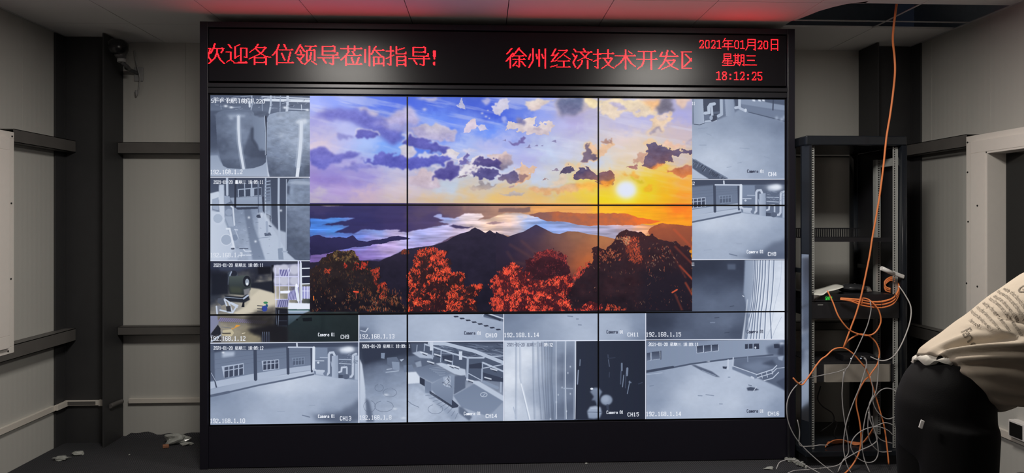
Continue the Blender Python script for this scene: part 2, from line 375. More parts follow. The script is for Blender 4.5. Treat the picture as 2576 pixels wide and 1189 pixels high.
# small bitmap lettering of the recorder overlays
FONT = {
 '0': ".###.|#...#|#...#|#...#|#...#|#...#|#...#|#...#|.###.", '1': "..#..|.##..|..#..|..#..|..#..|..#..|..#..|..#..|.###.",
 '2': ".###.|#...#|....#|....#|...#.|..#..|.#...|#....|#####", '3': ".###.|#...#|....#|....#|..##.|....#|....#|#...#|.###.",
 '4': "...#.|..##.|..##.|.#.#.|.#.#.|#..#.|#####|...#.|...#.", '5': "#####|#....|#....|####.|....#|....#|....#|#...#|.###.",
 '6': ".###.|#...#|#....|#....|####.|#...#|#...#|#...#|.###.", '7': "#####|....#|....#|...#.|...#.|..#..|..#..|..#..|..#..",
 '8': ".###.|#...#|#...#|#...#|.###.|#...#|#...#|#...#|.###.", '9': ".###.|#...#|#...#|#...#|.####|....#|....#|#...#|.###.",
 '.': ".....|.....|.....|.....|.....|.....|.....|.##..|.##..", ':': ".....|.....|..#..|..#..|.....|.....|..#..|..#..|.....",
 '-': ".....|.....|.....|.....|#####|.....|.....|.....|.....", ' ': ".....|.....|.....|.....|.....|.....|.....|.....|.....",
 'C': ".###.|#...#|#....|#....|#....|#....|#....|#...#|.###.", 'H': "#...#|#...#|#...#|#...#|#####|#...#|#...#|#...#|#...#",
 'a': ".....|.....|.....|.###.|....#|.####|#...#|#...#|.####", 'm': ".....|.....|.....|##.#.|#.#.#|#.#.#|#.#.#|#.#.#|#.#.#",
 'e': ".....|.....|.....|.###.|#...#|#####|#....|#...#|.###.", 'r': ".....|.....|.....|#.##.|##..#|#....|#....|#....|#....",
 'S': ".####|#....|#....|#....|.###.|....#|....#|....#|####.", 'P': "####.|#...#|#...#|#...#|####.|#....|#....|#....|#....",
}
def glyph_rows(ch):
    if ch in CJK16:
        g = np.zeros((16, 16), np.float32)
        for x, y in raster(CJK16[ch], 1): g[min(y, 15), min(x, 15)] = 1
        return g, 2
    g = np.zeros((9, 5), np.float32)
    for j, row in enumerate(FONT[ch].split('|')):
        for i, c in enumerate(row): g[j, i] = c == '#'
    return g, 1

def text(cv, s, p0, p1, h, col, bold=0.0, alpha=1.0):   # p0, p1: left and right end of the line in photo pixels, baseline; h: height in photo pixels
    a = to_tex(p0); b = to_tex(p1); k = TW / 1449.0; H = h * k
    n = sum(2 if c in CJK16 else 1 for c in s); adv = (b[0] - a[0]) / n; sl = (b[1] - a[1]) / n; i = 0
    for c in s:
        g, w = glyph_rows(c)
        x0, y1 = a[0] + adv * i, a[1] + sl * i; i += w
        cw = adv * w * (0.94 if w == 2 else 0.80); y0 = y1 - H
        bx = cv.box((x0 - 1, x0 + cw + 1), (y0 - 1, y1 + 1), 1)
        if not bx: continue
        aa, bb, cc, dd = bx; m = np.zeros((dd - cc, bb - aa), np.float32)
        for oy in (0.17, 0.5, 0.83):
            for ox in (0.17, 0.5, 0.83):
                for e in ((0.0,) if not bold else (-bold, 0.0, bold)):
                    u = (np.arange(aa, bb) + ox + e - x0) / cw * g.shape[1]; v = (np.arange(cc, dd) + oy - y0) / H * g.shape[0]
                    ui = np.floor(u).astype(int); vi = np.floor(v).astype(int)
                    ok = ((vi >= 0) & (vi < g.shape[0]))[:, None] & ((ui >= 0) & (ui < g.shape[1]))[None, :]
                    m += ok * g[np.clip(vi, 0, g.shape[0] - 1)][:, np.clip(ui, 0, g.shape[1] - 1)]
        cv.mix(bx, np.clip(m / 9.0, 0, 1) * alpha, col)

WHITE = rgb(232, 236, 245)
def stamp(cv, x, y, sec, dark=0, skip=0):
    s = "2021-01-20 星期三 18:09:" + sec
    text(cv, s[skip:], (x + skip * 4.8, y), (x + 126, y), 8.5, WHITE if not dark else rgb(70, 78, 100), 0.35)
def tag_cam(cv, x, y, ch, xc, yc, dark=0):
    w = len("Camera 01") * 4.75
    text(cv, "Camera 01", (x, y), (x + w, y - 0.4), 8.5, rgb(60, 66, 86) if dark else WHITE, 0.4)
    if dark == 1: text(cv, "01", (x + w * 7 / 9, y), (x + w, y), 8.5, WHITE, 0.4)
    if ch: text(cv, ch, (xc, yc), (xc + len(ch) * 7.4, yc - 0.3), 10, WHITE, 0.15)
def ip(cv, s, x, y, alpha=1.0): text(cv, s, (x, y), (x + len(s) * 7.45, y - len(s) * 0.05), 11, WHITE, 0.12, alpha)

def quad(x0, y0, x1, y1): return [to_tex(p) for p in ((x0, y0), (x1, y0), (x1, y1), (x0, y1))]

def landscape(cv, rs):
    A = Crop(775, 235, 4.171); B = Crop(1255, 235, 4.171); C = Crop(775, 510, 4.171); E = Crop(1255, 510, 4.171)
    soft = fbm(TH, TW, 180, 30, 4, 21); streak = fbm(TH, TW, 70, 7, 4, 22); fine = fbm(TH, TW, 16, 12, 4, 23); clump = fbm(TH, TW, 26, 20, 3, 24) + .8 * fbm(TH, TW, 8, 7, 2, 25)
    # ---- sky
    pa = [(40,60,165,180,250),(300,60,140,160,245),(700,60,85,115,228),(1000,80,70,100,222),(1300,100,72,100,215),(1700,100,68,95,210),(1950,200,64,90,215),
      (100,300,165,162,224),(60,420,190,185,230),(400,430,188,192,242),(600,530,168,192,246),(850,560,118,165,248),(1300,250,108,146,248),(1500,350,95,130,240),
      (1900,380,108,148,248),(1650,520,172,190,244),(1900,560,195,195,240),(1200,600,82,122,236),(100,520,222,204,216),(250,850,150,140,215),(100,950,150,130,202),
      (600,900,150,140,210),(300,1020,172,150,206),(100,1130,186,176,190),(600,1100,200,175,190),(1000,1000,205,188,200),(1000,1130,206,185,175),(1300,1120,216,186,150),
      (1500,960,190,205,226),(1800,1050,212,196,176),(1700,1130,226,190,132),(2000,1130,235,195,112),(1950,850,190,205,235),(1950,700,190,205,240),(1050,860,190,185,215)]
    pb = [(100,250,75,105,226),(250,200,100,128,230),(450,260,150,165,236),(650,350,184,184,230),(800,300,174,165,215),(500,600,195,210,240),(700,620,200,206,236),
      (300,700,180,180,236),(100,560,170,180,240),(400,900,190,205,236),(900,400,194,194,226),(1300,300,184,180,216),(1500,230,174,174,226),(1900,230,165,165,220),
      (1900,430,200,182,192),(1300,500,226,206,206),(1250,650,226,208,196),(1150,700,206,214,232),(1300,780,220,200,176),(1000,700,192,205,238),(100,1100,236,190,120),
      (400,1100,236,190,110),(700,1100,238,195,92),(900,1080,236,200,70),(1100,1120,240,214,22),(1350,1130,236,224,24),(1500,1000,228,206,14),(1600,900,236,200,24),
      (1700,850,240,190,42),(1800,1000,242,175,28),(1950,1080,250,150,42),(1950,900,240,165,62),(1700,1130,246,176,22),(900,950,226,206,112),(1150,900,246,172,52),
      (1600,1130,240,192,12),(600,960,200,200,206),(1900,700,200,186,192),(1250,850,232,204,130),(1450,840,236,205,80),(1350,700,226,206,180),(1450,620,224,204,196),(1150,830,224,206,170)]
    pins = [(A.one(x, y), rgb(r, g, b)) for x, y, r, g, b in pa] + [(B.one(x, y), rgb(r, g, b)) for x, y, r, g, b in pb]
    cv.clip = (int(A.one(10, 0)[0]), 0, int(B.one(2030, 0)[0]) + 1, int(A.one(0, 1160)[1]) + 2)
    cv.field(quad(770, 230, 1750, 525), pins, soft, 0.05)
    a, b, c, d = cv.clip[0], cv.clip[2], max(0, int(A.one(0, 10)[1])), int(A.one(0, 1160)[1])
    yy, xx = np.mgrid[c:d, a:b]; wn = fbm(TH, TW, 120, 16, 5, 61); q = np.clip(yy - (xx - a) * .18 + 260, 0, TH - 2); qi = q.astype(int); qf = q - qi
    wi = np.clip((wn[qi, xx] * (1 - qf) + wn[qi + 1, xx] * qf - .02) * 2.6, 0, 1) * np.clip(1.1 - (yy - c) / (d - c) * .9, .15, 1) * .38
    cv.mix((a, b, c, d), wi.astype(np.float32), rgb(222, 222, 240))
    def cl(K, pts, c1, c2=None, sf=2.0, ro=5.0, al=0.95, ang=90):
        if sum(c1) < 385 and sf < 5:
            warm = K is B and sum(p[0] for p in pts) / len(pts) > 500
            q = K(pts); mx, my = sum(p[0] for p in q) / len(q), sum(p[1] for p in q) / len(q)
            cv.poly([(mx + (x - mx) * 1.09, my + (y - my) * 1.09 - 3.5) for x, y in q], rgb(240, 196, 140) if warm else rgb(224, 214, 224), .62, 1.6, ro * 1.9)
        cv.poly(K(pts), rgb(*c1), al, sf * .8, ro * 1.25, rgb(*c2) if c2 else None, ang, 0.09)
    # pale clouds
    cl(A, [(510,140),(560,120),(650,160),(730,200),(700,250),(600,215)], (222,212,218), (190,180,215), 5, 6, .9)
    cl(A, [(700,250),(880,220),(960,160),(1030,120),(1110,140),(1170,240),(1120,340),(1000,330),(820,300)], (205,196,218), (176,166,212), 6, 8, .9)
    cl(A, [(1050,370),(1200,320),(1330,325),(1460,375),(1560,400),(1560,480),(1350,490),(1180,460)], (214,204,212), (172,164,204), 3, 6)
    cl(A, [(940,560),(1000,540),(1100,560),(1150,640),(1060,690),(960,650)], (222,216,222), (198,190,215), 2, 6)
    cl(A, [(1160,680),(1220,610),(1280,640),(1400,660),(1300,700)], (215,212,225), None, 3, 5, .8)
    cl(A, [(1568,125),(1582,80),(1604,50),(1625,100),(1642,155)], (192,192,222), None, 1, 4)
    cl(A, [(1650,420),(1665,330),(1700,290),(1755,280),(1800,340),(1740,400)], (224,206,214), (205,190,215), 1, 5)
    cl(A, [(1785,350),(1850,325),(1885,370),(1830,395)], (205,198,220), None, 1, 4)
    cl(A, [(1815,70),(1880,45),(1940,90),(1890,125)], (172,172,216), None, 4, 5)
    cl(A, [(1935,170),(1990,110),(2030,40),(2100,20),(2110,150),(1985,205)], (205,200,222), None, 1.5, 6)
    cl(A, [(1110,38),(1380,38),(1310,80)], (192,187,216), None, 4, 4, .8)
    for q in ((1825,205,14),(1865,240,14),(1900,258,10),(1220,165,22),(1885,175,10)): cv.glow(*A.one(q[0], q[1]), A.r(q[2]), A.r(q[2] * .8), rgb(195, 195, 225), .8)
    cl(A, [(1080,880),(1200,815),(1330,830),(1390,960),(1200,985),(1060,950)], (208,186,192), (196,180,200), 3, 6, .85)
    cl(A, [(1400,650),(1480,560),(1575,620),(1565,680),(1640,640),(1650,720),(1500,690)], (226,216,210), (205,200,222), 1.2, 6)
    cl(A, [(1610,880),(1640,740),(1780,680),(1800,800),(1740,870)], (220,214,220), None, 1.2, 9)
    cl(A, [(1850,640),(1990,620),(2080,600),(2090,720),(1950,680)], (220,200,200), None, 1.5, 5)
    cl(A, [(1560,600),(1700,590),(1780,600),(1700,640)], (205,205,232), None, 2, 5, .8)
    # violet clouds
    V = [([(110,250),(170,150),(300,130),(500,150),(700,230),(860,300),(1000,400),(960,490),(850,510),(700,440),(560,360),(430,310),(300,310),(180,320)], (110,110,198), (92,94,186), 9, 10, .9),
      ([(700,300),(900,280),(1040,330),(1200,340),(1250,440),(1050,470),(950,400)], (165,158,205), None, 8, 8, .7),
      ([(485,455),(560,385),(680,400),(725,450),(620,478),(520,475)], (96,96,186), (84,84,176), 3, 5, .95),
      ([(260,440),(340,425),(460,450),(480,470),(380,480)], (136,136,204), None, 4, 5, .8),
      ([(955,530),(1050,455),(1180,450),(1300,490),(1400,540),(1510,545),(1440,625),(1300,635),(1250,590),(1100,570)], (88,86,176), (70,72,158), 2.5, 6, .97),
      ([(10,590),(180,580),(260,620),(450,590),(600,630),(480,690),(300,720),(200,780),(100,792),(10,760)], (112,110,196), (90,92,184), 4, 7, .92),
      ([(560,720),(680,700),(720,640),(800,605),(860,650),(950,640),(1150,675),(1300,690),(1480,650),(1520,700),(1440,740),(1300,785),(1150,800),(900,772),(700,745)], (98,98,190), (76,80,178), 3, 7, .95),
      ([(330,795),(500,750),(760,765),(700,800),(520,818)], (122,120,200), None, 4, 6, .8),
      ([(1310,870),(1380,800),(1480,735),(1590,740),(1620,850),(1520,885),(1400,880)], (92,86,160), (76,70,146), 2, 8, .96),
      ([(1590,725),(1650,640),(1705,680),(1640,735)], (100,94,164), None, 1.5, 6, .95),
      ([(1760,775),(1800,680),(1950,655),(2070,680),(2040,760),(1900,785)], (88,76,138), (72,66,126), 1.5, 7, .96),
      ([(1720,895),(1800,800),(1900,830),(1985,790),(2015,850),(1940,895),(1780,922)], (92,86,146), (80,76,136), 1.5, 7, .95),
      ([(1700,1005),(1800,935),(1900,940),(2005,950),(1850,995),(1760,1018)], (150,144,156), (205,180,160), 1.5, 6, .9),
      ([(1580,890),(1640,860),(1680,875),(1600,905)], (140,128,150), None, 1, 5, .9),
      ([(20,890),(300,860),(600,930),(500,960),(100,960)], (140,122,200), None, 9, 6, .5)]
    for pts, c1, c2, sf, ro, al in V: cl(A, pts, c1, c2, sf, ro, al)
    for _ in range(26):
        x, y = rs.uniform(1610, 1800), rs.uniform(690, 860); cv.glow(*A.one(x, y), A.r(rs.uniform(6, 18)), A.r(rs.uniform(5, 12)), rgb(150, 140, 175), .7)
    # the sunny side
    cl(B, [(0,130),(60,50),(140,48),(90,130),(0,205)], (202,198,218), None, 1.5, 6)
    cl(B, [(270,60),(420,50),(560,60),(520,100),(445,200),(350,180),(285,120)], (230,216,204), (212,190,186), 2, 7)
    cl(B, [(560,60),(1040,55),(1000,130),(900,200),(760,240),(640,190)], (205,190,180), (185,170,190), 8, 8, .8)
    cl(B, [(600,50),(910,50),(890,150),(800,235),(690,215),(620,130)], (92,104,142), (112,112,150), 6, 8, .95)
    cl(B, [(900,55),(1060,52),(1050,140),(960,145)], (236,216,172), None, 3, 6)
    cl(B, [(1050,70),(1460,58),(1620,120),(1670,200),(1500,205),(1350,195),(1235,272),(1170,225),(1090,190)], (238,218,182), (224,204,186), 2.5, 8)
    cl(B, [(1150,130),(1300,105),(1345,140),(1290,170),(1190,160)], (186,178,214), None, 3, 7, .85)
    cl(B, [(1470,60),(1680,60),(1700,150),(1600,150)], (248,186,118), None, 7, 6, .85)
    cl(B, [(1650,170),(1690,75),(1820,65),(1810,175),(1720,195)], (112,108,128), None, 5, 7, .95)
    cl(B, [(1840,60),(2025,58),(2020,90),(1900,130)], (232,196,170), None, 4, 6, .8)
    cl(B, [(1545,430),(1590,260),(1640,190),(1800,195),(1835,310),(1720,390),(1620,420)], (238,206,164), (224,198,176), 2, 9)
    cl(B, [(1640,220),(1800,190),(1780,270),(1700,290)], (205,188,190), None, 3, 7, .8)
    cl(B, [(1590,410),(1660,355),(1725,380),(1640,415)], (160,148,166), None, 2, 6)
    cl(B, [(55,415),(110,310),(200,320),(300,255),(375,250),(395,330),(480,310),(555,295),(550,400),(470,450),(370,445),(200,400)], (232,216,206), (212,196,204), 1.2, 8)
    cl(B, [(20,330),(30,220),(80,210),(110,300)], (165,172,228), None, 3, 6, .8)
    cl(B, [(165,325),(220,250),(300,285),(285,335)], (128,124,168), None, 4, 6, .9)
    cl(B, [(350,390),(430,330),(470,370),(420,400)], (172,158,176), None, 3, 6, .8)
    cl(B, [(105,515),(180,480),(260,450),(275,490),(140,532)], (116,106,168), None, 1.5, 6)
    for q in ([(540,500),(600,488),(605,512)], [(370,552),(400,520),(415,552)], [(280,560),(320,530),(340,550)], [(35,500),(70,490),(70,510)], [(440,545),(470,530),(460,550)]):
        cl(B, q, (130,124,168), None, 1, 3, .85)
    cl(B, [(0,640),(70,625),(130,660),(160,740),(60,780),(0,772)], (222,194,190), (118,112,142), 2, 6)
    cl(B, [(130,850),(160,790),(210,800),(262,700),(292,780),(395,757),(330,825),(292,935),(200,965)], (222,192,174), (230,180,140), 1.2, 8)
    cl(B, [(0,905),(20,835),(140,830),(200,870),(210,930),(150,945),(60,922)], (98,90,140), (110,92,116), 1.5, 6)
    cl(B, [(200,860),(290,840),(300,870),(250,940),(215,930)], (150,116,120), None, 1.5, 7, .9)
    cl(B, [(110,990),(160,970),(190,985),(150,1000)], (176,148,146), None, 1, 4)
    cl(B, [(455,905),(490,875),(520,890),(480,910)], (150,120,126), None, 1, 5)
    cl(B, [(590,860),(700,830),(700,930),(540,960),(600,900)], (226,202,178), None, 2, 8, .8)
    cl(B, [(540,790),(580,760),(620,790),(560,800)], (150,136,160), None, 1, 6, .9)
    cl(B, [(620,835),(660,770),(720,758),(790,800),(740,832)], (78,72,110), (92,80,110), 1, 5)
    cl(B, [(330,1010),(420,975),(560,985),(800,960),(910,1000),(780,1045),(560,1045),(330,1035)], (208,166,140), (228,170,110), 2, 7, .9)
    cl(B, [(780,960),(1000,945),(1150,960),(1000,1010),(860,1010)], (244,170,74), None, 5, 6, .8)
    cl(B, [(0,1052),(150,1038),(275,1042),(240,1065),(60,1065)], (180,168,166), None, 1.5, 4)
    cl(B, [(860,720),(900,620),(955,540),(1045,560),(1180,455),(1205,500),(1100,610),(1000,665),(930,705)], (236,194,156), (240,200,170), 1.5, 8)
    cl(B, [(850,720),(880,640),(940,555),(965,620),(1010,655),(900,712)], (108,94,118), (122,104,130), 1.5, 7)
    cl(B, [(1055,480),(1180,455),(1170,500),(1080,510)], (176,132,118), None, 1.5, 7, .8)
    cl(B, [(775,915),(800,820),(840,770),(900,748),(965,800),(1040,830),(1155,788),(1215,860),(1185,945),(1080,962),(1000,925),(880,915)], (84,74,112), (150,92,92), 1, 6, .98, 30)
    cl(B, [(1060,935),(1190,880),(1210,900),(1150,960),(1085,970)], (244,140,60), None, 2, 5, .85)
    cl(B, [(1500,745),(1560,620),(1545,520),(1620,508),(1740,540),(1800,605),(2035,568),(2025,605),(1820,645),(1845,700),(1740,745),(1580,775)], (90,82,118), (112,80,96), 1, 7, .98)
    cl(B, [(1410,690),(1480,640),(1560,600),(1530,680),(1430,730)], (196,150,132), None, 1.5, 8, .85)
    cl(B, [(1550,760),(1680,740),(1760,745),(1620,800)], (236,140,72), None, 2, 5, .8)
    cl(B, [(1720,515),(1735,470),(1830,530),(1960,495),(1930,560),(1800,575)], (240,196,172), None, 2, 8, .9)
    cl(B, [(1940,520),(2030,450),(2030,540)], (180,170,190), None, 2, 5, .8)
    cl(B, [(1330,785),(1440,735),(1465,760),(1380,792)], (166,112,110), None, 1, 5)
    cl(B, [(1755,835),(1880,765),(2032,755),(2032,865),(1900,850)], (176,108,92), (224,126,62), 1.5, 6)
    cl(B, [(1480,1005),(1560,955),(1630,965),(1560,1005)], (240,160,40), None, 2, 6, .8)
    cl(B, [(1260,860),(1300,840),(1330,880),(1440,790),(1460,830),(1360,890)], (240,170,70), None, 2, 8, .8)
    x, y = B.one(1335, 1012)
    cv.glow(x, y + B.r(60), B.r(330), B.r(150), rgb(244, 214, 24), .6, 1)
    cl(B, [(1350,890),(1420,860),(1500,900),(1440,920)], (216,190,30), None, 2, 8, .8)
    cv.glow(x, y, B.r(128), B.r(112), rgb(232, 232, 190), .95, 1.6)
    cv.glow(x, y - 2, B.r(104), B.r(88), rgb(222, 228, 246), 1, 2.5)
    # ---- land
    cv.clip = (int(A.one(10, 0)[0]), int(A.one(0, 1150)[1]), int(B.one(2030, 0)[0]) + 1, int(C.one(0, 1152)[1]))
    pc = [(50,60,62,56,102),(500,70,50,48,98),(900,60,58,52,102),(1200,60,84,70,102),(1500,70,108,84,98),(1800,55,150,116,108),(2000,60,185,140,120),(50,200,46,44,92),(200,260,42,42,94),
      (600,180,44,42,94),(900,220,56,48,98),(1300,170,74,62,108)]
    pe = [(100,40,200,150,122),(100,80,150,112,104),(400,60,236,166,96),(800,60,236,166,92),(1200,60,248,186,40),(1600,60,250,166,22),(1900,50,250,122,32),(1900,200,250,160,30),(1500,140,250,182,22)]
    pins = [(C.one(x, y), rgb(r, g, b)) for x, y, r, g, b in pc] + [(E.one(x, y), rgb(r, g, b)) for x, y, r, g, b in pe]
    cv.field(quad(770, 505, 1750, 800), pins, streak, 0.07)
    cv.poly(C([(90,25),(300,22),(440,27),(200,36)]), rgb(205, 190, 190), .8, .6)
    cv.poly(E([(-10,100),(0,60),(120,52),(240,50),(320,42),(330,90),(250,100),(120,92)]), rgb(128, 98, 96), .9, 1, 2)
    fog = [(20,170),(250,165),(500,165),(430,190),(130,225),(430,235),(270,312),(480,325),(560,285),(970,278),(940,308),(1045,300),(1200,275),(1400,235),(1500,225),(1370,200),(1420,185),(1310,150),(1340,125),(1400,120),(1400,150),(1530,160),(1600,140),(1640,110),(1820,105),(1845,145),(1780,180),(1900,170),(2044,108),(2200,100),(2400,140),(2900,210),(3800,240),(3600,330),(3200,420),(2044,345),(1560,335),(1300,450),(1000,495),(780,590),(540,610),(300,610),(20,625)]
    pf = [(60,220,70,128,222),(250,280,80,148,234),(700,300,128,158,232),(850,335,196,180,222),(1000,330,206,190,222),(1150,340,150,166,234),(1400,300,184,178,226),(1300,260,166,168,226),(1450,160,140,162,224),(1700,140,222,206,212),
      (1900,230,238,200,174),(1750,200,226,202,202),(2000,150,244,200,152),(700,520,142,122,196),(850,470,186,162,208),(560,560,118,92,168),(60,580,120,95,165),(250,540,135,105,172),(400,370,90,120,205),(1200,420,170,152,212),(1250,330,190,186,230),(1550,290,200,180,206)]
    pf = [(C.one(x, y), rgb(r, g, b)) for x, y, r, g, b in pf]
    for x, y, r, g, b in [(60,180,222,182,165),(60,270,200,180,195),(200,150,228,196,176),(280,190,140,172,236),(450,240,128,164,236),(650,270,148,166,222),(900,280,160,164,206),(1100,300,178,172,200),(1400,260,192,166,180),(1550,270,236,160,112),(1650,215,246,170,70),(1150,360,172,164,190)]:
        pf.append((E.one(x, y), rgb(r, g, b)))
    cv.field(C(fog), pf, streak, 0.30, 1.0, 2.0, 3.0)
    cv.poly(C([(1480,245),(1530,228),(1640,245),(1740,250),(1620,272),(1540,265)]), rgb(60, 52, 92), .95, 1, 2)
    cv.poly(C([(1860,215),(1960,195),(2060,210),(1950,225)]), rgb(120, 92, 110), .7, 1, 2)
    cv.poly(C([(20,350),(80,338),(160,360),(240,375),(330,358),(400,370),(470,345),(530,395),(620,402),(760,385),(900,350),(1045,355),(1085,375),(900,402),(780,432),(600,452),(480,462),(330,492),(200,532),(20,552)]), rgb(46, 42, 88), 1, .8, 2, rgb(32, 30, 68))
    cv.poly(E([(310,122),(420,96),(620,95),(800,110),(1040,110),(1200,100),(1330,110),(1480,160),(1600,178),(1705,195),(1640,215),(1450,236),(1250,228),(1040,240),(960,246),(840,230),(700,202),(500,190),(400,150)]), rgb(138, 92, 86), 1, .8, 2, rgb(240, 112, 42), 0)
    cv.poly(C([(20,625),(300,605),(540,605),(740,615),(860,560),(1045,480),(1330,440),(1460,398),(1590,322),(1680,300),(1750,256),(1860,316),(1910,286),(1960,320),(2050,335),(2070,1180),(20,1180)]), rgb(42, 36, 58), 1, .7, 1, rgb(20, 18, 34))
    pm = [(-20,340,40,35,56),(-20,500,37,31,51),(-20,700,31,27,45),(-20,950,26,23,39),(60,350,41,36,60),(390,250,58,50,82),(300,330,64,52,78),(600,340,110,80,78),(800,340,150,104,80),(1050,380,180,116,74),(900,500,158,96,66),(700,450,128,84,72),(500,500,88,58,66),(300,500,62,44,62),(100,500,42,34,60),(850,650,168,88,52),(950,580,196,104,54),(650,600,112,66,60),(100,650,34,26,46),(300,700,56,30,46),(700,800,84,40,46)]
    cv.field(E([(-30,300),(0,320),(60,340),(95,356),(180,325),(260,302),(390,227),(480,272),(570,318),(640,326),(720,298),(830,302),(940,328),(1080,346),(1230,380),(1240,430),(1000,700),(900,1150),(-30,1150)]), [(E.one(x, y), rgb(r, g, b)) for x, y, r, g, b in pm], fine, 0.05, .8, 0, warp=0)
    for q in ([(120,440),(320,560),(420,700)], [(90,520),(160,620),(260,640)], [(900,540),(800,640),(760,740)], [(240,400),(420,560)]): cv.line(E(q), E.r(30), rgb(140, 84, 66), .18, 4)
    cv.poly(E([(1560,300),(1590,265),(1720,208),(1800,228),(1960,246),(2030,240),(2030,500),(1800,420),(1580,330)]), rgb(176, 92, 56), 1, .8, 2, rgb(120, 56, 44))
    cv.poly(E([(1540,312),(1700,262),(2030,262),(2030,480),(1700,400)]), rgb(150, 78, 54), .7, 3, 2)
    # trees and leaves
    def leaves(K, pts, n, cols, l0, l1, dens=-0.1, w=1.5, ang=(40, 140)):
        bx, m = cv.mask(K(pts), 1.0, 4)
        if bx is None: return
        a, b, c, d = bx; done = 0; t = 0
        while done < n and t < n * 6:
            t += 1; i, j = rs.randint(0, b - a), rs.randint(0, d - c)
            if m[j, i] < .5 or clump[c + j, a + i] < dens + rs.uniform(-.12, .12): continue
            done += 1; th = math.radians(rs.uniform(*ang)); L = rs.uniform(l0, l1) / 2; x, y = a + i, c + j
            col = np.array(cols[rs.randint(len(cols))]) / 255.0 * rs.uniform(.7, 1.1) * np.clip(1 + .35 * clump[c + j, a + i], .6, 1.2)
            dx, dy = L * math.cos(th), L * math.sin(th)
            cv.line([(x - dx, y - dy), (x, y + rs.uniform(-.6, .6)), (x + dx, y + dy)], w * rs.uniform(.7, 1.2), np.minimum(col, 1), .92)
    def crown(K, pts, c1, c2, ro=5): cv.poly(K(pts), rgb(*c1), 1, .6, ro * 1.3, rgb(*c2), 90, .03)
    LT = [(20,700),(120,640),(160,570),(230,530),(300,500),(480,508),(540,590),(620,620),(640,700),(690,690),(745,690),(750,830),(820,840),(860,960),(960,1010),(1045,1140),(20,1152)]
    crown(C, LT, (40,28,28), (20,16,26))
    leaves(C, LT, 620, [(84,62,40),(64,52,38),(110,70,44),(52,42,36),(92,44,34)], 3, 7, -.1, 1.3)
    leaves(C, [(230,530),(300,500),(480,508),(540,590),(520,620),(300,620)], 200, [(130,110,66),(108,88,54),(150,104,66)], 3, 6, -.4, 1.2)
    leaves(C, [(340,640),(440,600),(620,620),(630,720),(560,720),(400,690)], 130, [(220,62,44),(190,52,38)], 3, 6, -.1, 1.6)
    leaves(C, [(180,690),(240,690),(240,740),(180,740)], 30, [(200,70,44)], 3, 5, -.4, 1.4)
    leaves(C, [(660,700),(750,690),(740,820),(830,850),(830,1000),(760,1000),(700,880)], 200, [(226,72,46),(196,60,42),(150,52,40)], 3, 7, -.3, 1.6)
    leaves(C, [(560,900),(960,900),(1040,1140),(520,1140)], 220, [(150,90,50),(190,80,46),(110,64,44),(70,50,38)], 4, 8, -.1, 1.2, (60, 120))
    leaves(C, [(40,980),(1000,980),(1000,1140),(40,1140)], 110, [(190,96,60),(160,120,90)], 2, 6, 0, 1.1, (60, 120))
    cv.line(C([(480,930),(525,935)]), 5, rgb(232, 78, 52)); cv.line(C([(502,945),(505,1000)]), 1.6, rgb(200, 84, 60)); cv.line(C([(56,980),(58,1020)]), 3, rgb(230, 120, 50))
    CT = [(1045,760),(1110,620),(1120,540),(1190,470),(1290,450),(1340,462),(1360,510),(1430,520),(1440,590),(1490,590),(1530,720),(1560,730),(1640,740),(1650,870),(1740,850),(1830,845),(1840,890),(1760,960),(1720,1000),(1800,1145),(1040,1145),(1060,900)]
    crown(C, CT, (48,28,32), (42,18,26))
    crown(C, [(965,530),(1000,490),(1060,490),(1075,540)], (86,48,38), (60,36,34), 4)
    leaves(C, [(965,530),(1000,490),(1060,490),(1075,540)], 60, [(150,60,42),(120,56,40)], 3, 5, -.5, 1.4)
    leaves(C, CT, 700, [(112,44,36),(150,56,44),(86,40,36),(100,62,44)], 3, 7, -.5, 1.4)
    leaves(C, CT, 1500, [(238,76,46),(226,68,42),(250,96,58),(204,58,40)], 3, 6, .06, 2.0, (30, 150))
    leaves(C, [(1230,450),(1340,460),(1430,520),(1440,590),(1490,590),(1530,720),(1440,680),(1300,640),(1270,520)], 300, [(240,82,56),(222,70,50)], 3, 6, -.4, 1.8)
    BU = [(285,620),(330,590),(380,560),(400,525),(470,500),(545,493),(610,520),(700,535),(725,600),(755,690),(700,790),(560,805),(420,800),(280,760)]
    crown(E, BU, (70,26,38), (42,18,28))
    leaves(E, [(300,620),(400,525),(545,493),(700,535),(740,640),(640,600),(480,560),(360,620)], 260, [(150,52,52),(176,62,56),(120,40,48)], 3, 6, -.3, 1.6, (0, 180))
    leaves(E, BU, 160, [(120,44,50),(96,34,42)], 3, 5, -.2, 1.4, (0, 180))
    RT = [(975,650),(1000,600),(975,540),(980,480),(1045,445),(1085,470),(1110,500),(1150,450),(1200,430),(1215,370),(1240,340),(1262,300),(1330,290),(1362,275),(1420,292),(1500,290),(1540,335),(1610,315),(1640,345),(1680,372),(1800,412),(1870,405),(1900,440),(1960,430),(2030,470),(2030,1152),(740,1152),(690,1000),(800,830),(860,720),(930,640)]
    crown(E, RT, (60,30,36), (30,20,30), 4)
    cv.poly(E([(1500,700),(2030,700),(2030,1150),(1500,1150)]), rgb(26, 22, 36), .75, 14)
    leaves(E, [(1290,340),(1480,360),(1510,600),(1460,640),(1370,600),(1330,450)], 330, [(176,72,48),(206,84,52),(150,60,44)], 4, 9, -.5, 1.6, (40, 150))
    leaves(E, [(1220,370),(1380,340),(1370,440),(1240,420)], 90, [(200,150,110),(180,120,86)], 3, 6, -.2, 1.4, (0, 60))
    leaves(E, [(1040,500),(1260,480),(1290,620),(1060,660)], 150, [(172,84,58),(190,112,74),(140,60,48)], 3, 6, -.1, 1.5)
    leaves(E, RT, 260, [(96,46,42),(80,44,40),(150,110,84),(70,38,38)], 3, 6, .1, 1.3)
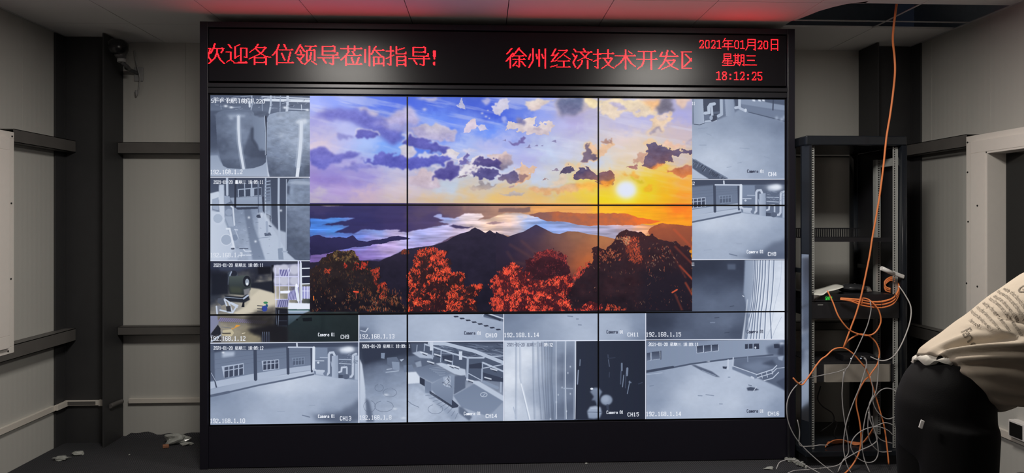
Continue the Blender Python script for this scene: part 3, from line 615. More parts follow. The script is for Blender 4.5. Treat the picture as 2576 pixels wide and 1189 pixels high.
    leaves(E, [(1560,500),(1860,420),(1840,720),(1560,720)], 60, [(190,90,58),(170,140,110)], 3, 7, .1, 1.5)
    leaves(E, [(860,640),(1000,610),(930,700),(740,900),(700,960),(760,800)], 200, [(226,74,58),(206,66,56)], 3, 6, -.3, 1.7)
    RL = [(-60,780),(0,760),(40,690),(100,640),(180,630),(255,665),(262,745),(330,738),(400,800),(520,812),(640,780),(745,740),(785,830),(740,920),(690,1000),(745,1020),(760,1100),(870,1085),(960,1040),(1040,1050),(1090,1060),(1100,1150),(-60,1150)]
    crown(E, RL, (72,26,34), (60,20,30), 6)
    leaves(E, RL, 900, [(150,48,48),(180,56,50),(120,38,42)], 3, 6, -.6, 1.7)
    leaves(E, RL, 2100, [(240,78,54),(232,70,50),(252,96,64),(214,60,46)], 3, 6, .03, 2.0, (30, 150))
    leaves(E, RL, 420, [(40,18,24),(58,22,28)], 4, 9, -.2, 1.6, (40, 140)); leaves(C, CT, 320, [(36,20,24),(54,24,28)], 4, 9, -.2, 1.6, (40, 140))
    leaves(E, [(1140,1060),(1250,1090),(1345,1110),(1345,1150),(1130,1150)], 90, [(236,92,56),(200,70,50)], 3, 6, -.5, 1.7)
    leaves(C, [(1880,840),(1940,800),(1985,720),(2050,690),(2050,1140),(1870,1110),(1960,960)], 320, [(236,78,54),(216,70,50),(160,52,44)], 3, 6, -.1, 1.8)
    leaves(C, [(1730,860),(1840,845),(1830,890),(1740,900)], 60, [(232,76,50)], 3, 6, -.4, 1.7)
    for q, w, al in (([(1840,280),(2030,470)], 26, .35), ([(1850,460),(2030,640)], 22, .4), ([(1900,660),(2030,800)], 18, .75), ([(1960,840),(2030,960)], 22, .5), ([(1800,500),(1960,780)], 16, .25), ([(1850,960),(1930,1140)], 22, .3)):
        cv.line(E(q), E.r(w), rgb(214, 84, 48), al, 2.5)
    cv.line(E([(1820,940),(1870,910)]), 5, rgb(226, 96, 60), .9)
    cv.clip = (0, 0, TW, TH)
    cv.poly([A.one(1985, 0), (A.one(0, 0)[0], -9), (0, 0)], (0, 0, 0), 0)
    for p in ((1640, 760), (1700, 650)): cv.glow(*to_tex(p), 60, 50, rgb(24, 20, 34), .3)

def ir_floor(cv, q, pins, K, amp=0.05, nz=None):
    cv.field(q, [(K.one(x, y), gl(b)) for x, y, b in pins], nz, amp * .7, warp=7)

def cctv(cv, rs):
    nz = fbm(TH, TW, 14, 9, 4, 31); nb = fbm(TH, TW, 50, 30, 3, 32)
    sep = rgb(226, 232, 248)
    def clip(x0, y0, x1, y1):
        a = to_tex((x0, y0)); b = to_tex((x1, y1)); cv.clip = (max(0, int(round(a[0]))), max(0, int(round(a[1]))), min(TW, int(round(b[0]))), min(TH, int(round(b[1]))))
    def P(K, pts, b, alpha=1, soft=.7, b2=None, ang=90, rough=0): cv.poly(K(pts), gl(b), alpha, soft, rough, gl(b2) if b2 is not None else None, ang)
    def L(K, pts, w, b, alpha=1): cv.line(K(pts), K.r(w), gl(b), alpha)
    # 1 two tanks
    K = Crop(520, 230, 5.404); clip(526, 236, 779, 444)
    ir_floor(cv, quad(520, 230, 785, 450), [(100,900,.42),(300,1080,.55),(700,1080,.6),(60,500,.2),(60,200,.25),(700,150,.3),(1200,200,.35),(60,700,.22)], K, .06, nz)
    P(K, [(0,0),(1405,0),(1405,260),(0,260)], .22, .9, 2, .36)
    for q, w, b in (([(360,75),(620,58)],8,.6),([(750,70),(1000,78),(1400,95)],16,.8),([(790,112),(1400,128)],38,.92),([(870,220),(960,225)],6,.55),([(1100,235),(1370,245)],12,.75),([(350,215),(460,210)],8,.6),
                    ([(610,60),(618,160),(595,290)],16,.62),([(870,50),(870,180),(850,290)],24,.72),([(1100,45),(1095,200),(1080,340)],34,.8),([(1000,60),(995,270)],12,.6),([(752,70),(755,260)],10,.55),([(580,140),(582,205)],26,.85),([(1285,180),(1290,250)],10,.85),([(190,180),(195,240)],8,.5)):
        L(K, q, w, b)
    for _ in range(70):
        x, y = rs.uniform(50, 1390), rs.uniform(60, 250); cv.line([K.one(x, y), K.one(x + rs.uniform(-50, 60), y + rs.uniform(-20, 20))], rs.uniform(.8, 2), gl(rs.uniform(.1, .85)), .7)
    for x, y in ((330,212),(1060,215),(255,195),(1365,250)): cv.glow(*K.one(x, y), K.r(26), K.r(16), gl(1), .95)
    t1 = [(118,330),(150,280),(240,255),(430,240),(600,250),(640,290),(650,350),(620,500),(620,640),(690,770),(720,800),(800,780),(805,960),(760,1000),(640,1040),(470,1055),(280,1040),(220,1010),(180,900),(140,700)]
    cv.field(K(t1), [(K.one(x, y), gl(b)) for x, y, b in [(150,400,.26),(250,400,.36),(350,500,.42),(440,500,.56),(520,600,.44),(600,500,.3),(170,700,.24),(300,850,.36),(480,900,.42),(650,950,.26),(760,850,.2),(400,290,.42),(300,1000,.24)]], nz, .04)
    P(K, [(600,300),(660,330),(800,290),(800,800),(720,810),(690,770),(620,650),(630,480)], .4, 1, 1, .46, 0)
    P(K, [(610,490),(632,485),(630,640),(690,740),(700,790),(760,780),(795,850),(790,900),(600,900),(480,850)], .2, .6, 3)
    P(K, [(600,500),(635,490),(635,640),(690,720),(710,790),(680,780),(600,660)], .18, .7, 2)
    P(K, [(270,320),(420,310),(530,320),(510,350),(300,345)], .62, .8, 3); P(K, [(100,310),(200,262),(430,240),(620,255),(620,285),(430,275),(200,300),(120,340)], .34, .8, 2)
    P(K, [(640,310),(720,270),(840,290),(830,340),(720,350)], .26, .8, 2)
    L(K, [(430,340),(430,500),(440,680),(465,850),(500,1050)], 34, .97); L(K, [(430,340),(430,500),(440,680),(465,850),(500,1050)], 70, .75, .35)
    P(K, [(790,330),(815,330),(822,860),(800,870)], .12); L(K, [(785,330),(800,560),(796,860)], 8, .7); L(K, [(820,420),(815,850)], 6, .7)
    t2 = [(822,360),(850,310),(960,280),(1150,265),(1405,270),(1405,1189),(860,1189),(835,1080),(815,900)]
    cv.field(K(t2), [(K.one(x, y), gl(b)) for x, y, b in [(880,500,.5),(1000,450,.55),(1100,400,.55),(900,800,.42),(1050,800,.5),(1200,700,.66),(1350,700,.6),(870,1050,.22),(1000,1100,.28),(1150,1000,.42),(1350,1100,.26),(1390,400,.6),(1100,300,.6),(960,1000,.38)]], nz, .12)
    for _ in range(45):
        x, y = rs.uniform(850, 1350), rs.uniform(400, 1000); cv.line([K.one(x, y), K.one(x + rs.uniform(30, 120), y + rs.uniform(5, 25))], 1.1, gl(rs.choice([.3, .75])), .3)
    P(K, [(1200,420),(1250,380),(1350,370),(1370,420),(1320,450),(1240,440)], .9, .9, 3); L(K, [(1285,420),(1280,650),(1262,850),(1225,1189)], 44, .98); L(K, [(1285,420),(1275,700),(1240,1000)], 80, .8, .4)
    for x, y in ((1010,600),(1000,340),(330,360)): cv.glow(*K.one(x, y), K.r(30), K.r(24), gl(.75), .5)
    P(K, [(40,870),(150,865),(185,950),(220,1010),(280,1045),(470,1060),(640,1045),(760,1005),(805,960),(830,1080),(855,1189),(40,1189)], .56, .95, 1, .66); P(K, [(805,900),(835,1080),(860,1180),(830,1160)], .9, .8, 1)
    text(cv, "S1-P 192.168.1.220", (531, 258), (667, 260), 10, WHITE, .2); text(cv, "2021-01-20 星期三 18:09:11", (537, 254), (640, 256), 9, WHITE, .3, .8)
    ip(cv, "192.168.1.2", 529, 438)
    # 2 pipe gallery
    K = Crop(520, 440, 5.404); clip(526, 447, 779, 655)
    ir_floor(cv, quad(520, 440, 785, 660), [(450,600,.5),(420,850,.55),(560,500,.45),(700,900,.62),(850,1000,.72),(800,600,.6),(300,200,.22),(600,120,.2)], K, .1, nz)
    P(K, [(0,30),(880,30),(760,320),(300,320),(0,320)], .2, 1, 1, .26); P(K, [(310,310),(750,285),(755,440),(390,440)], .58, 1, 1, .5)
    P(K, [(420,190),(745,165),(745,280),(425,300)], .62); 
    for q in ([(435,205),(505,198),(508,290),(437,297)], [(525,195),(590,188),(592,285),(527,290)], [(645,185),(690,180),(690,275),(645,280)], [(700,180),(740,175),(740,270),(700,275)], [(430,100),(740,80),(742,155),(430,180)]): P(K, q, .2)
    L(K, [(512,110),(515,190)], 12, .6); L(K, [(608,100),(612,285)], 18, .65); L(K, [(708,90),(708,160)], 8, .6)
    P(K, [(500,460),(590,450),(640,700),(800,1150),(620,1150),(560,800)], .36, .95, 2, .44); P(K, [(375,440),(700,430),(700,460),(420,470)], .14, .9)
    L(K, [(390,50),(385,430)], 26, .1); L(K, [(275,40),(278,270)], 30, .72); L(K, [(695,110),(705,520)], 16, .35)
    P(K, [(870,30),(1405,30),(1405,1189),(1200,1150),(1100,1060),(880,700)], .2, 1, 1, .28); 
    P(K, [(750,290),(790,290),(800,520),(870,550),(870,700),(760,480)], .16, 1)
    L(K, [(800,45),(795,300),(797,640),(815,800)], 20, .66); 
    for j in range(7): L(K, [(800,90 + 44 * j),(860,80 + 44 * j)], 16, .55 - .03 * j)
    L(K, [(865,180),(868,540)], 10, .45)
    P(K, [(870,640),(960,740),(1080,780),(1080,1060),(1200,1160),(800,1160),(700,800),(690,520),(760,500)], .74, .9, 2); P(K, [(760,520),(860,540),(860,700),(800,620)], .8, .7, 2)
    cv.field(K([(1085,130),(1120,60),(1405,40),(1405,1189),(1300,1189),(1120,1060),(1085,1010)]), [(K.one(x, y), gl(b)) for x, y, b in [(1150,150,.5),(1150,300,.48),(1300,200,.42),(1200,600,.42),(1350,600,.42),(1150,900,.24),(1300,1000,.28),(1380,800,.36),(1120,600,.28)]], nz, .12)
    P(K, [(1120,100),(1200,70),(1400,90),(1400,135),(1250,130),(1150,120)], .66, .8, 2); P(K, [(1090,140),(1130,150),(1120,270),(1090,250)], .2, .8, 2)
    L(K, [(1082,60),(1080,1010)], 10, .7); L(K, [(978,45),(975,400),(985,780),(990,980)], 28, .7); P(K, [(965,1000),(1030,990),(1045,1150),(975,1150)], .5); L(K, [(1030,1040),(1090,1040)], 22, .62)
    P(K, [(780,790),(860,780),(880,820),(790,830)], .3); L(K, [(815,640),(820,780)], 30, .6); L(K, [(690,860),(860,840)], 5, .4); cv.disc(*K.one(710, 560), K.r(36), K.r(24), gl(.2)); cv.disc(*K.one(745, 545), K.r(16), K.r(34), gl(.8)); L(K, [(850,690),(870,700)], 18, .35)
    P(K, [(40,250),(160,220),(210,290),(160,340),(80,330),(70,480),(40,490)], .84, 1, 1); P(K, [(165,130),(235,130),(240,560),(185,580),(160,400)], .74, 1, 1, .86); P(K, [(235,280),(310,290),(320,360),(240,400)], .56)
    P(K, [(40,470),(120,490),(230,580),(280,720),(370,930),(420,1189),(40,1189)], .82, 1, 1.5, .74, 0); P(K, [(75,330),(160,300),(160,480),(80,460)], .6)
    for x, y, r, b in ((150,590,90,.82),(150,590,60,.66),(265,880,78,.86),(265,880,68,.62),(300,505,46,.55),(330,700,48,.52),(380,850,40,.45)): cv.disc(*K.one(x, y), K.r(r), K.r(r), gl(b))
    P(K, [(240,560),(340,560),(370,700),(300,700)], .62, .9, 1); L(K, [(330,425),(355,440),(375,680)], 20, .86); L(K, [(270,730),(310,730),(350,900),(385,1060)], 26, .93); L(K, [(385,740),(430,860)], 12, .7); L(K, [(380,740),(415,745)], 16, .8)
    P(K, [(380,990),(440,1010),(490,1080),(400,1150),(280,1150)], .66, .9, 2); L(K, [(445,1000),(560,1000)], 8, .2); L(K, [(500,1010),(520,1035),(600,1035)], 16, .85); L(K, [(430,1090),(600,1088)], 14, .9); L(K, [(340,1000),(365,1000)], 22, .2)
    for x, y in ((570,575),(1005,480),(340,975),(660,900)): cv.glow(*K.one(x, y), K.r(16), K.r(16), gl(.95), .9)
    for _ in range(40):
        x, y = rs.uniform(400, 900), rs.uniform(480, 1140); cv.line([K.one(x, y), K.one(x + rs.uniform(-20, 40), y + rs.uniform(-8, 8))], 1.2, gl(rs.choice([.3, .8])), .5)
    stamp(cv, 537, 462, "11"); ip(cv, "192.168.1.7", 529, 647, .8)
    # 3 machine hall, in colour
    K = Crop(520, 650, 5.405); clip(526, 657, 779, 786)
    def machine():
        def c(pts, a, al=1, sf=.7, b=None, ang=90, ro=0): cv.poly(K(pts), rgb(*a), al, sf, ro, rgb(*b) if b else None, ang)
        cv.field(quad(515, 645, 915, 870), [(K.one(x, y), rgb(*v)) for x, y, v in [(100,200,(28,32,46)),(100,500,(40,46,60)),(700,200,(26,30,44)),(600,60,(44,50,70)),(700,480,(205,196,180)),(850,560,(212,204,186)),(560,690,(196,190,172)),(800,700,(190,182,160)),(400,720,(150,148,146)),
            (300,830,(120,116,108)),(500,960,(140,132,112)),(300,960,(170,160,136)),(600,1090,(160,150,122)),(760,860,(40,38,40)),(900,1000,(22,24,32)),(1000,900,(20,22,32)),(700,1000,(40,38,38)),(1200,900,(30,44,50)),(1500,850,(34,46,48)),(1500,1060,(26,34,38)),(1900,900,(28,36,38)),(1300,1120,(24,30,36)),(2000,1100,(24,30,34)),(80,1000,(110,116,140))]], nz, .05)
        c([(40,40),(1405,40),(1405,100),(620,130),(430,170),(40,150)], (44,50,72), .8, 3); c([(160,100),(420,100),(640,110),(430,165),(180,165)], (60,68,90), .7, 3); c([(690,110),(870,110),(870,210),(700,215)], (16,18,28), .9, 2)
        c([(590,330),(900,300),(920,470),(700,420),(590,400)], (30,34,46), 1, 2); c([(590,400),(720,415),(900,470),(930,560),(930,700),(760,740),(420,760),(360,740),(520,660),(600,560)], (206,198,180), .9, 2)
        c([(600,410),(720,420),(600,520)], (182,176,160), .8, 2); c([(640,720),(930,640),(940,740),(640,800)], (70,66,64), .8, 5)
        c([(280,200),(330,170),(410,190),(420,240),(300,370),(275,340)], (70,80,96), 1, 1); cv.disc(*K.one(365, 205), K.r(45), K.r(40), rgb(34, 38, 52)); L(K, [(335,180),(300,260),(290,350)], 16, .6)
        c([(300,240),(560,228),(600,290),(595,420),(520,500),(310,480),(290,380)], (74,84,84), 1, 1, (30,36,42)); c([(310,380),(480,390),(480,480),(320,470)], (66,72,62), .8, 4); cv.disc(*K.one(545, 310), K.r(52), K.r(76), rgb(28, 32, 42)); cv.disc(*K.one(548, 320), K.r(26), K.r(46), rgb(150, 160, 176)); cv.disc(*K.one(548, 345), K.r(12), K.r(20), rgb(230, 235, 240))
        c([(60,200),(290,200),(300,490),(60,500)], (22,26,38), .9, 3)
        c([(500,420),(590,400),(575,470),(510,510)], (120,122,128), 1, 1); c([(240,500),(480,520),(560,480),(585,560),(510,600),(260,580)], (34,38,48), 1, 1); L(K, [(500,545),(560,500)], 22, .7); L(K, [(240,525),(500,545)], 8, .6)
        c([(490,590),(510,590),(510,660),(470,660)], (26,28,36)); c([(150,540),(240,535),(260,620),(200,640),(140,590)], (78,84,98)); c([(125,640),(190,640),(205,700),(150,740),(120,735)], (120,124,134))
        for q in ([(240,550),(330,610),(410,660)], [(300,600),(350,730)], [(130,650),(140,750)], [(180,700),(330,735)], [(240,560),(270,640)], [(410,640),(350,735)], [(330,600),(420,640)]): L(K, q, 20, .82)
        c([(260,650),(320,640),(330,720),(270,720)], (40,42,52), .9)
        c([(905,90),(1265,70),(1265,340),(1240,370),(905,370)], (150,152,178), 1, 1); c([(880,90),(910,85),(910,470),(890,460)], (20,22,32))
        for x, y, r in ((960,150,62),(1050,140,62),(1190,150,66),(1050,300,66),(1190,300,60),(960,300,50)): cv.disc(*K.one(x, y), K.r(r), K.r(r), rgb(196, 198, 216), .9, 2)
        c([(990,150),(1130,150),(1120,240),(980,240)], (110,108,160)); 
        for j in range(4): cv.line(K([(1000 + 36 * j,240),(1030 + 36 * j,150)]), 2, rgb(210, 212, 240))
        c([(1280,40),(1405,40),(1405,350),(1290,350)], (36,40,62)); 
        for y in (135, 245, 345): L(K, [(1290,y),(1405,y - 4)], 16, 1)
        for x in (935, 985, 1110, 1245, 1275): cv.line(K([(x, 40 if x > 1200 else 130),(x + 6, 660)]), K.r(18 if x > 1200 else 10), rgb(214, 216, 250))
        for y in (245, 370, 555): cv.line(K([(930,y),(1250,y + 2)]), K.r(12), rgb(210, 212, 246))
        c([(1000,440),(1240,430),(1240,470),(1000,475)], (236,240,255)); c([(1100,480),(1250,380),(1250,550),(1100,560)], (176,176,222)); c([(1300,380),(1405,380),(1405,545),(1300,545)], (150,152,205)); 
        for j in range(7): cv.line(K([(1110 + 22 * j,560),(1150 + 16 * j,390)]), 1.6, rgb(70, 70, 120))
        for x in (1330,1365,1390): cv.line(K([(x,380),(x,545)]), 2, rgb(232, 234, 255))
        for y in (440,): cv.line(K([(1300,y),(1405,y)]), 2, rgb(232, 234, 255))
        cv.disc(*K.one(1220, 380), K.r(18), K.r(40), rgb(240, 242, 255)); L(K, [(1215,400),(1245,570)], 34, 1); L(K, [(1280,60),(1290,560)], 20, .95)
        c([(960,560),(1100,555),(1110,660),(950,660)], (150,150,190)); 
        for j in range(5): cv.line(K([(970 + 30 * j,660),(1000 + 26 * j,565)]), 2.2, rgb(70, 72, 120))
        c([(1110,600),(1405,610),(1405,690),(1100,690)], (226,232,246), 1, 1); c([(1105,690),(1405,690),(1405,710),(1105,708)], (40,80,84)); c([(1105,710),(1405,712),(1320,745),(1250,800),(1105,910)], (150,170,196), .95, 1, (70,90,104)); L(K, [(1105,712),(1380,712)], 8, .9)
        c([(930,670),(1100,680),(1105,920),(930,920)], (22,24,34), .95, 1); L(K, [(980,700),(970,920)], 5, .6); L(K, [(940,680),(950,900)], 4, .5)
        for y in (750, 845, 915): L(K, [(980,y),(1090,y)], 3, .35)
        c([(130,790),(330,770),(900,840),(900,900),(400,880),(160,860)], (96,92,84), .8, 3)
        for j in range(24):
            x = 160 + j * 27; cv.line(K([(x,850 + j * 1.4),(x + 34,805 + j * 2)]), K.r(15), rgb(128, 120, 176), .9 - j * .025)
        c([(560,780),(900,760),(900,1000),(560,860)], (30,28,30), .75, 6, None, 90, 6); c([(540,960),(760,930),(930,900),(1100,930),(1100,1140),(760,1140),(740,1060),(620,1010)], (24,24,30), .9, 4)
        c([(1105,760),(2060,760),(2060,1130),(1105,1130)], (30,42,46), .5, 3); c([(1300,810),(1430,800),(1430,850),(1310,855)], (14,20,26)); c([(1215,820),(1240,818),(1238,840),(1215,842)], (14,18,24)); c([(1560,770),(1600,770),(1580,1120),(1540,1120)], (24,34,38), .6, 4)
        c([(40,770),(140,770),(160,880),(40,1030)], (126,130,160), .95, 1); c([(50,1030),(150,900),(185,950),(190,1060),(120,1060)], (34,36,46)); c([(40,1070),(150,1030),(200,1080),(190,1140),(40,1140)], (60,60,66)); L(K, [(60,1130),(190,1040)], 16, .7)
        c([(330,950),(370,945),(400,900),(460,910),(400,935),(340,965)], (220,150,60)); L(K, [(200,930),(330,945)], 5, .3); cv.line(K([(230,990),(330,980),(350,1010),(330,1040),(220,1030)]), K.r(34), rgb(190, 180, 152)); cv.line(K([(215,1020),(320,1020)]), K.r(12), rgb(70, 66, 60))
        cv.line(K([(480,1020),(520,1010)]), 2, rgb(225, 215, 190)); cv.disc(*K.one(785, 680), K.r(38), K.r(40), rgb(48, 66, 150)); cv.disc(*K.one(800, 600), K.r(30), K.r(16), rgb(60, 130, 90)); cv.disc(*K.one(815, 640), K.r(16), K.r(22), rgb(40, 80, 120))
        for y in (640, 680, 715): cv.line(K([(690,y),(760,y + 6)]), K.r(13), rgb(60, 62, 66), .8)
        for x, b in ((760,.35),(785,.3),(815,.38),(845,.3)): L(K, [(x,1000),(x,1130)], 12, b, .8)
        c([(740,1030),(860,1040),(860,1135),(740,1135)], (40,44,60), .5, 2)
    machine(); clip(526, 786, 901, 861); machine()
    clip(526, 657, 905, 865); stamp(cv, 537, 671, "11"); ip(cv, "192.168.1.12", 529, 857); tag_cam(cv, 800, 845.5, "CH9", 857, 852)
    # 4 yard with three windows (and its twin on the right)
    def yard(K, x0, y0, x1, y1, dy=0):
        clip(x0, y0, x1, y1)
        ir_floor(cv, quad(x0 - 5, y0 - 5, x1 + 5, y1 + 5), [(1100,560,.84),(1000,620,.8),(1400,560,.78),(700,580,.7),(1700,560,.7),(300,760,.5),(600,720,.56),(1000,800,.66),(1400,800,.64),(1900,800,.56),(300,1000,.52),(800,1000,.62),(1300,950,.64),(1700,980,.5),(2000,700,.55),(100,700,.44),(100,1100,.56),(700,1100,.66)], K, .03, nz)
        P(K, [(0,0),(2060,0),(2060,520),(1460,440),(1450,380),(660,500),(0,640)], .36, 1, 1, .42)
        P(K, [(0,0),(2060,0),(2060,70),(1100,70),(600,110),(300,110),(0,160)], .2, 1, 2); P(K, [(0,30),(100,40),(110,520),(0,540)], .26, .9, 1)
        for y in (0, 60, 130): L(K, [(110,240 + y),(650,170 + y * .8),(1080,135 + y * .6),(1420,120 + y * .4)], 5, .3, .5)
        P(K, [(130,530),(660,425),(1100,355),(1420,315),(1420,380),(1110,425),(670,510),(120,620),(40,640),(40,540)], .66, 1, .8, .7); P(K, [(40,640),(670,510),(1450,390),(1455,425),(700,590),(40,720)], .58, 1, 1, .74, 0)
        L(K, [(40,735),(300,680),(700,588),(1100,510),(1450,438)], 22, .3); L(K, [(40,735),(300,680)], 34, .3)
        for x, w, ya, yb in ((655,44,60,505),(1098,36,40,425),(1420,26,80,400)): L(K, [(x,ya),(x + 8,yb)], w, .2)
        for q in ([(200,330),(500,285),(505,440),(235,490)], [(745,255),(980,235),(985,365),(765,395)], [(1155,215),(1330,205),(1330,305),(1185,325)]): P(K, q, .68 if q[0][0] < 1000 else .45, 1)
        for (xa, ya, xb, yb, b, h) in ((235,345,500,300,.2,150),(765,265,980,245,.18,120),(1170,225,1325,212,.28,92)):
            for i in range(4):
                u0, u1 = xa + (xb - xa) * (i / 4 + .02), xa + (xb - xa) * ((i + 1) / 4 - .035); v0 = ya + (yb - ya) * (i / 4); s = (yb - ya) / 4
                P(K, [(u0,v0),(u1,v0 + s),(u1,v0 + s + h * .28),(u0,v0 + h * .28)], b + .05); P(K, [(u0,v0 + h * .36),(u1,v0 + s + h * .36),(u1,v0 + s + h * .95),(u0,v0 + h * .95)], b)
        P(K, [(210,160),(240,130),(380,130),(370,190),(210,210)], .72, .9, 3); cv.glow(*K.one(220, 140), K.r(18), K.r(14), gl(1), .95)
        P(K, [(1470,75),(1650,75),(1650,420),(1480,420)], .44, 1, 1); P(K, [(1640,80),(2060,80),(2060,500),(1650,460)], .3, 1, 1, .36); P(K, [(1480,230),(1640,230),(1640,410),(1480,400)], .38, .9, 2)
        for q, w, b in (([(1225,20),(1228,65)],20,.9),([(1110,70),(1440,72)],18,.8),([(1455,78),(1452,370)],38,.92),([(1452,370),(1480,385)],26,.8),([(1640,440),(1660,420),(1660,170),(1675,145),(1720,140),(1738,180)],30,.78),([(1800,410),(1830,400),(1835,345),(1900,340)],24,.8),([(1905,350),(1905,450)],22,.72),([(1920,475),(1965,470),(1985,440),(1988,180),(2030,160)],30,.78),([(1480,255),(1590,255)],14,.75),([(1540,210),(1640,212)],10,.7),([(1800,290),(1960,300)],10,.7),([(1800,235),(1960,240)],12,.66),([(1690,270),(1700,330)],12,.6)):
            L(K, q, w, b)
        P(K, [(1480,375),(1605,380),(1605,455),(1485,440)], .78, 1, .8, .66); P(K, [(1700,190),(1785,180),(1790,490),(1700,480)], .68, 1, .8, .54, 0); P(K, [(1790,440),(1860,450),(1900,490),(1790,490)], .22); P(K, [(2010,180),(2060,180),(2060,520),(2010,510)], .66, 1, 1)
        cv.disc(*K.one(1895, 470), K.r(46), K.r(34), gl(.3)); cv.disc(*K.one(1515, 280), K.r(16), K.r(14), gl(.85)); cv.disc(*K.one(1610, 430), K.r(26), K.r(24), gl(.4))
        P(K, [(1810,90),(1900,70),(1990,80),(2000,120),(1900,160),(1820,150)], .62, .9, 3); cv.glow(*K.one(1900, 100), K.r(95), K.r(36), gl(1), .98); cv.glow(*K.one(1935, 95), K.r(50), K.r(34), gl(1), 1)
        for _ in range(50):
            x, y = rs.uniform(1800, 2050), rs.uniform(150, 330); cv.line([K.one(x, y), K.one(x + rs.uniform(-20, 60), y + rs.uniform(-16, 16))], 1.2, gl(rs.uniform(.15, .85)), .6)
        L(K, [(45,400),(110,520),(130,610)], 20, .2); L(K, [(60,420),(125,540),(140,600)], 8, .7)
        P(K, [(2060,750),(1950,830),(1700,970),(1560,1010),(1300,990),(1450,1040),(1600,1070),(1700,1090),(2060,1100)], .3, .8, 7, None, 90, 6); P(K, [(1500,1010),(1800,980),(2060,980),(2060,1060),(1650,1070)], .26, .6, 8)
        L(K, [(960,945),(1060,940)], 8, .5, .5); L(K, [(1300,995),(1400,1020)], 14, .35, .8); L(K, [(1395,860),(1470,860)], 8, .5, .5); P(K, [(660,620),(1050,600),(1050,660),(700,660)], .9, .25, 10)
    yard(Crop(520, 860, 5.405), 526, 863, 902, 1072)
    stamp(cv, 537, 879.5, "12"); ip(cv, "192.168.1.10", 528, 1064); tag_cam(cv, 800, 1051, "CH13", 855, 1057)
    S = 5.405 * 0.985; yard(Crop(1978 - 2060 / S, 450.5 + 1, S), 1741, 452, 1977, 652)
    text(cv, "12", (1740, 465), (1748, 465), 8.5, WHITE, .4); tag_cam(cv, 1879, 637, "CH8", 1932, 643.5)
    # 5 pale yard, upper right
    K = Crop(1735, 240, 5.532); clip(1741, 246, 1977, 450)
    ir_floor(cv, quad(1735, 240, 1985, 455), [(300,850,.78),(450,950,.78),(600,700,.7),(150,600,.66),(150,450,.56),(500,400,.52),(900,350,.44),(1250,450,.4),(1250,700,.5),(1000,700,.58),(800,900,.66),(1250,1000,.52),(1000,1100,.6),(600,1120,.7),(700,500,.56)], K, .03, nz)
    P(K, [(40,40),(1350,40),(1350,360),(1180,330),(700,190),(620,240),(360,350),(40,400)], .4, 1, 2, .34)
    P(K, [(700,60),(860,50),(1350,130),(1350,210),(1100,180),(720,120)], .5, .9, 1); P(K, [(840,45),(1350,45),(1350,140),(1160,110)], .26, 1, 1); P(K, [(720,130),(1350,230),(1350,350),(1180,320),(800,210)], .4, .9, 2)
    for x in (870, 950, 1005): P(K, [(x,50),(x + 40,55),(x + 45,85),(x + 5,76)], .92, 1, 1)
    L(K, [(1165,60),(1160,200)], 18, .2); L(K, [(820,230),(1180,320),(1330,360)], 12, .26)
    P(K, [(190,50),(430,50),(430,270),(330,280),(190,260)], .2); P(K, [(620,50),(690,50),(680,160),(640,160)], .24)
    P(K, [(55,40),(185,40),(205,380),(140,405),(60,395)], .56, 1, .8, .64, 0); P(K, [(490,40),(610,40),(630,270),(570,292),(505,285)], .58, 1, .8, .5, 0); L(K, [(60,398),(140,408),(205,385)], 8, .2)
    for q, w, b in (([(215,245),(270,240),(265,160),(290,125),(345,115)],44,.72),([(305,150),(315,270)],36,.7),([(440,40),(445,260),(400,285)],44,.66),([(695,50),(695,160),(640,170)],40,.72),([(690,170),(780,215)],36,.7),([(220,360),(370,345)],24,.7),([(345,240),(410,235)],30,.3)): L(K, q, w, b)
    P(K, [(280,280),(380,280),(380,340),(310,365),(280,330)], .18); cv.disc(*K.one(300, 310), K.r(24), K.r(34), gl(.6)); cv.disc(*K.one(780, 205), K.r(18), K.r(24), gl(.85))
    for x, y in ((1210,310),(1280,330),(1320,300)): cv.glow(*K.one(x, y), K.r(26), K.r(26), gl(.62), .9)
    P(K, [(40,890),(80,890),(530,1160),(270,1160),(140,1080),(40,1010)], .26, 1, 1)
    for _ in range(46):
        t = rs.uniform(0, 1); x, y = 60 + 430 * t + rs.uniform(-60, 10), 930 + 230 * t + rs.uniform(0, 40); cv.line([K.one(x, y), K.one(x + 26, y - 34)], 1.4, gl(rs.choice([.1, .5, .14])), .8)
    L(K, [(40,880),(300,1020),(530,1150)], 10, .4)
    for a in ([(120,460),(250,450)], [(240,530),(300,555)], [(140,690),(230,690)], [(700,730),(830,740)], [(1040,850),(1110,870)], [(520,1000),(580,990)], [(670,940),(720,930)]): L(K, a, 10, .5, .6)
    text(cv, "11", (1741, 264), (1749, 264), 8.5, WHITE, .4); tag_cam(cv, 1880, 434.5, "CH4", 1933, 442.5, 1)
    # 6 dark wall and white corrugated sheet
    K = Crop(1735, 645, 5.532)
    for bx in ((1741, 654, 1977, 783), (1625, 783, 1977, 853)):
        clip(*bx)
        ir_floor(cv, quad(1615, 645, 1990, 860), [(100,150,.1),(300,120,.1),(600,200,.14),(300,400,.22),(100,600,.3),(300,650,.34),(600,600,.32),(700,200,.16),(500,900,.36),(200,900,.32),(-100,900,.26),(-300,900,.14),(-500,900,.12),(-500,1100,.18),(-100,1100,.3),(400,1100,.28),(650,1050,.22)], K, .04, nz)
        P(K, [(525,105),(640,105),(640,180),(530,180)], .28, .9, 2); P(K, [(640,60),(760,60),(760,300),(700,200)], .1, .5, 8)
        edge = [(770,50),(760,300),(750,500),(780,620),(800,760),(750,1000),(730,1150)]
        P(K, edge + [(1400,1150),(1400,50)], .5, 1, 1.5, .9, 0)
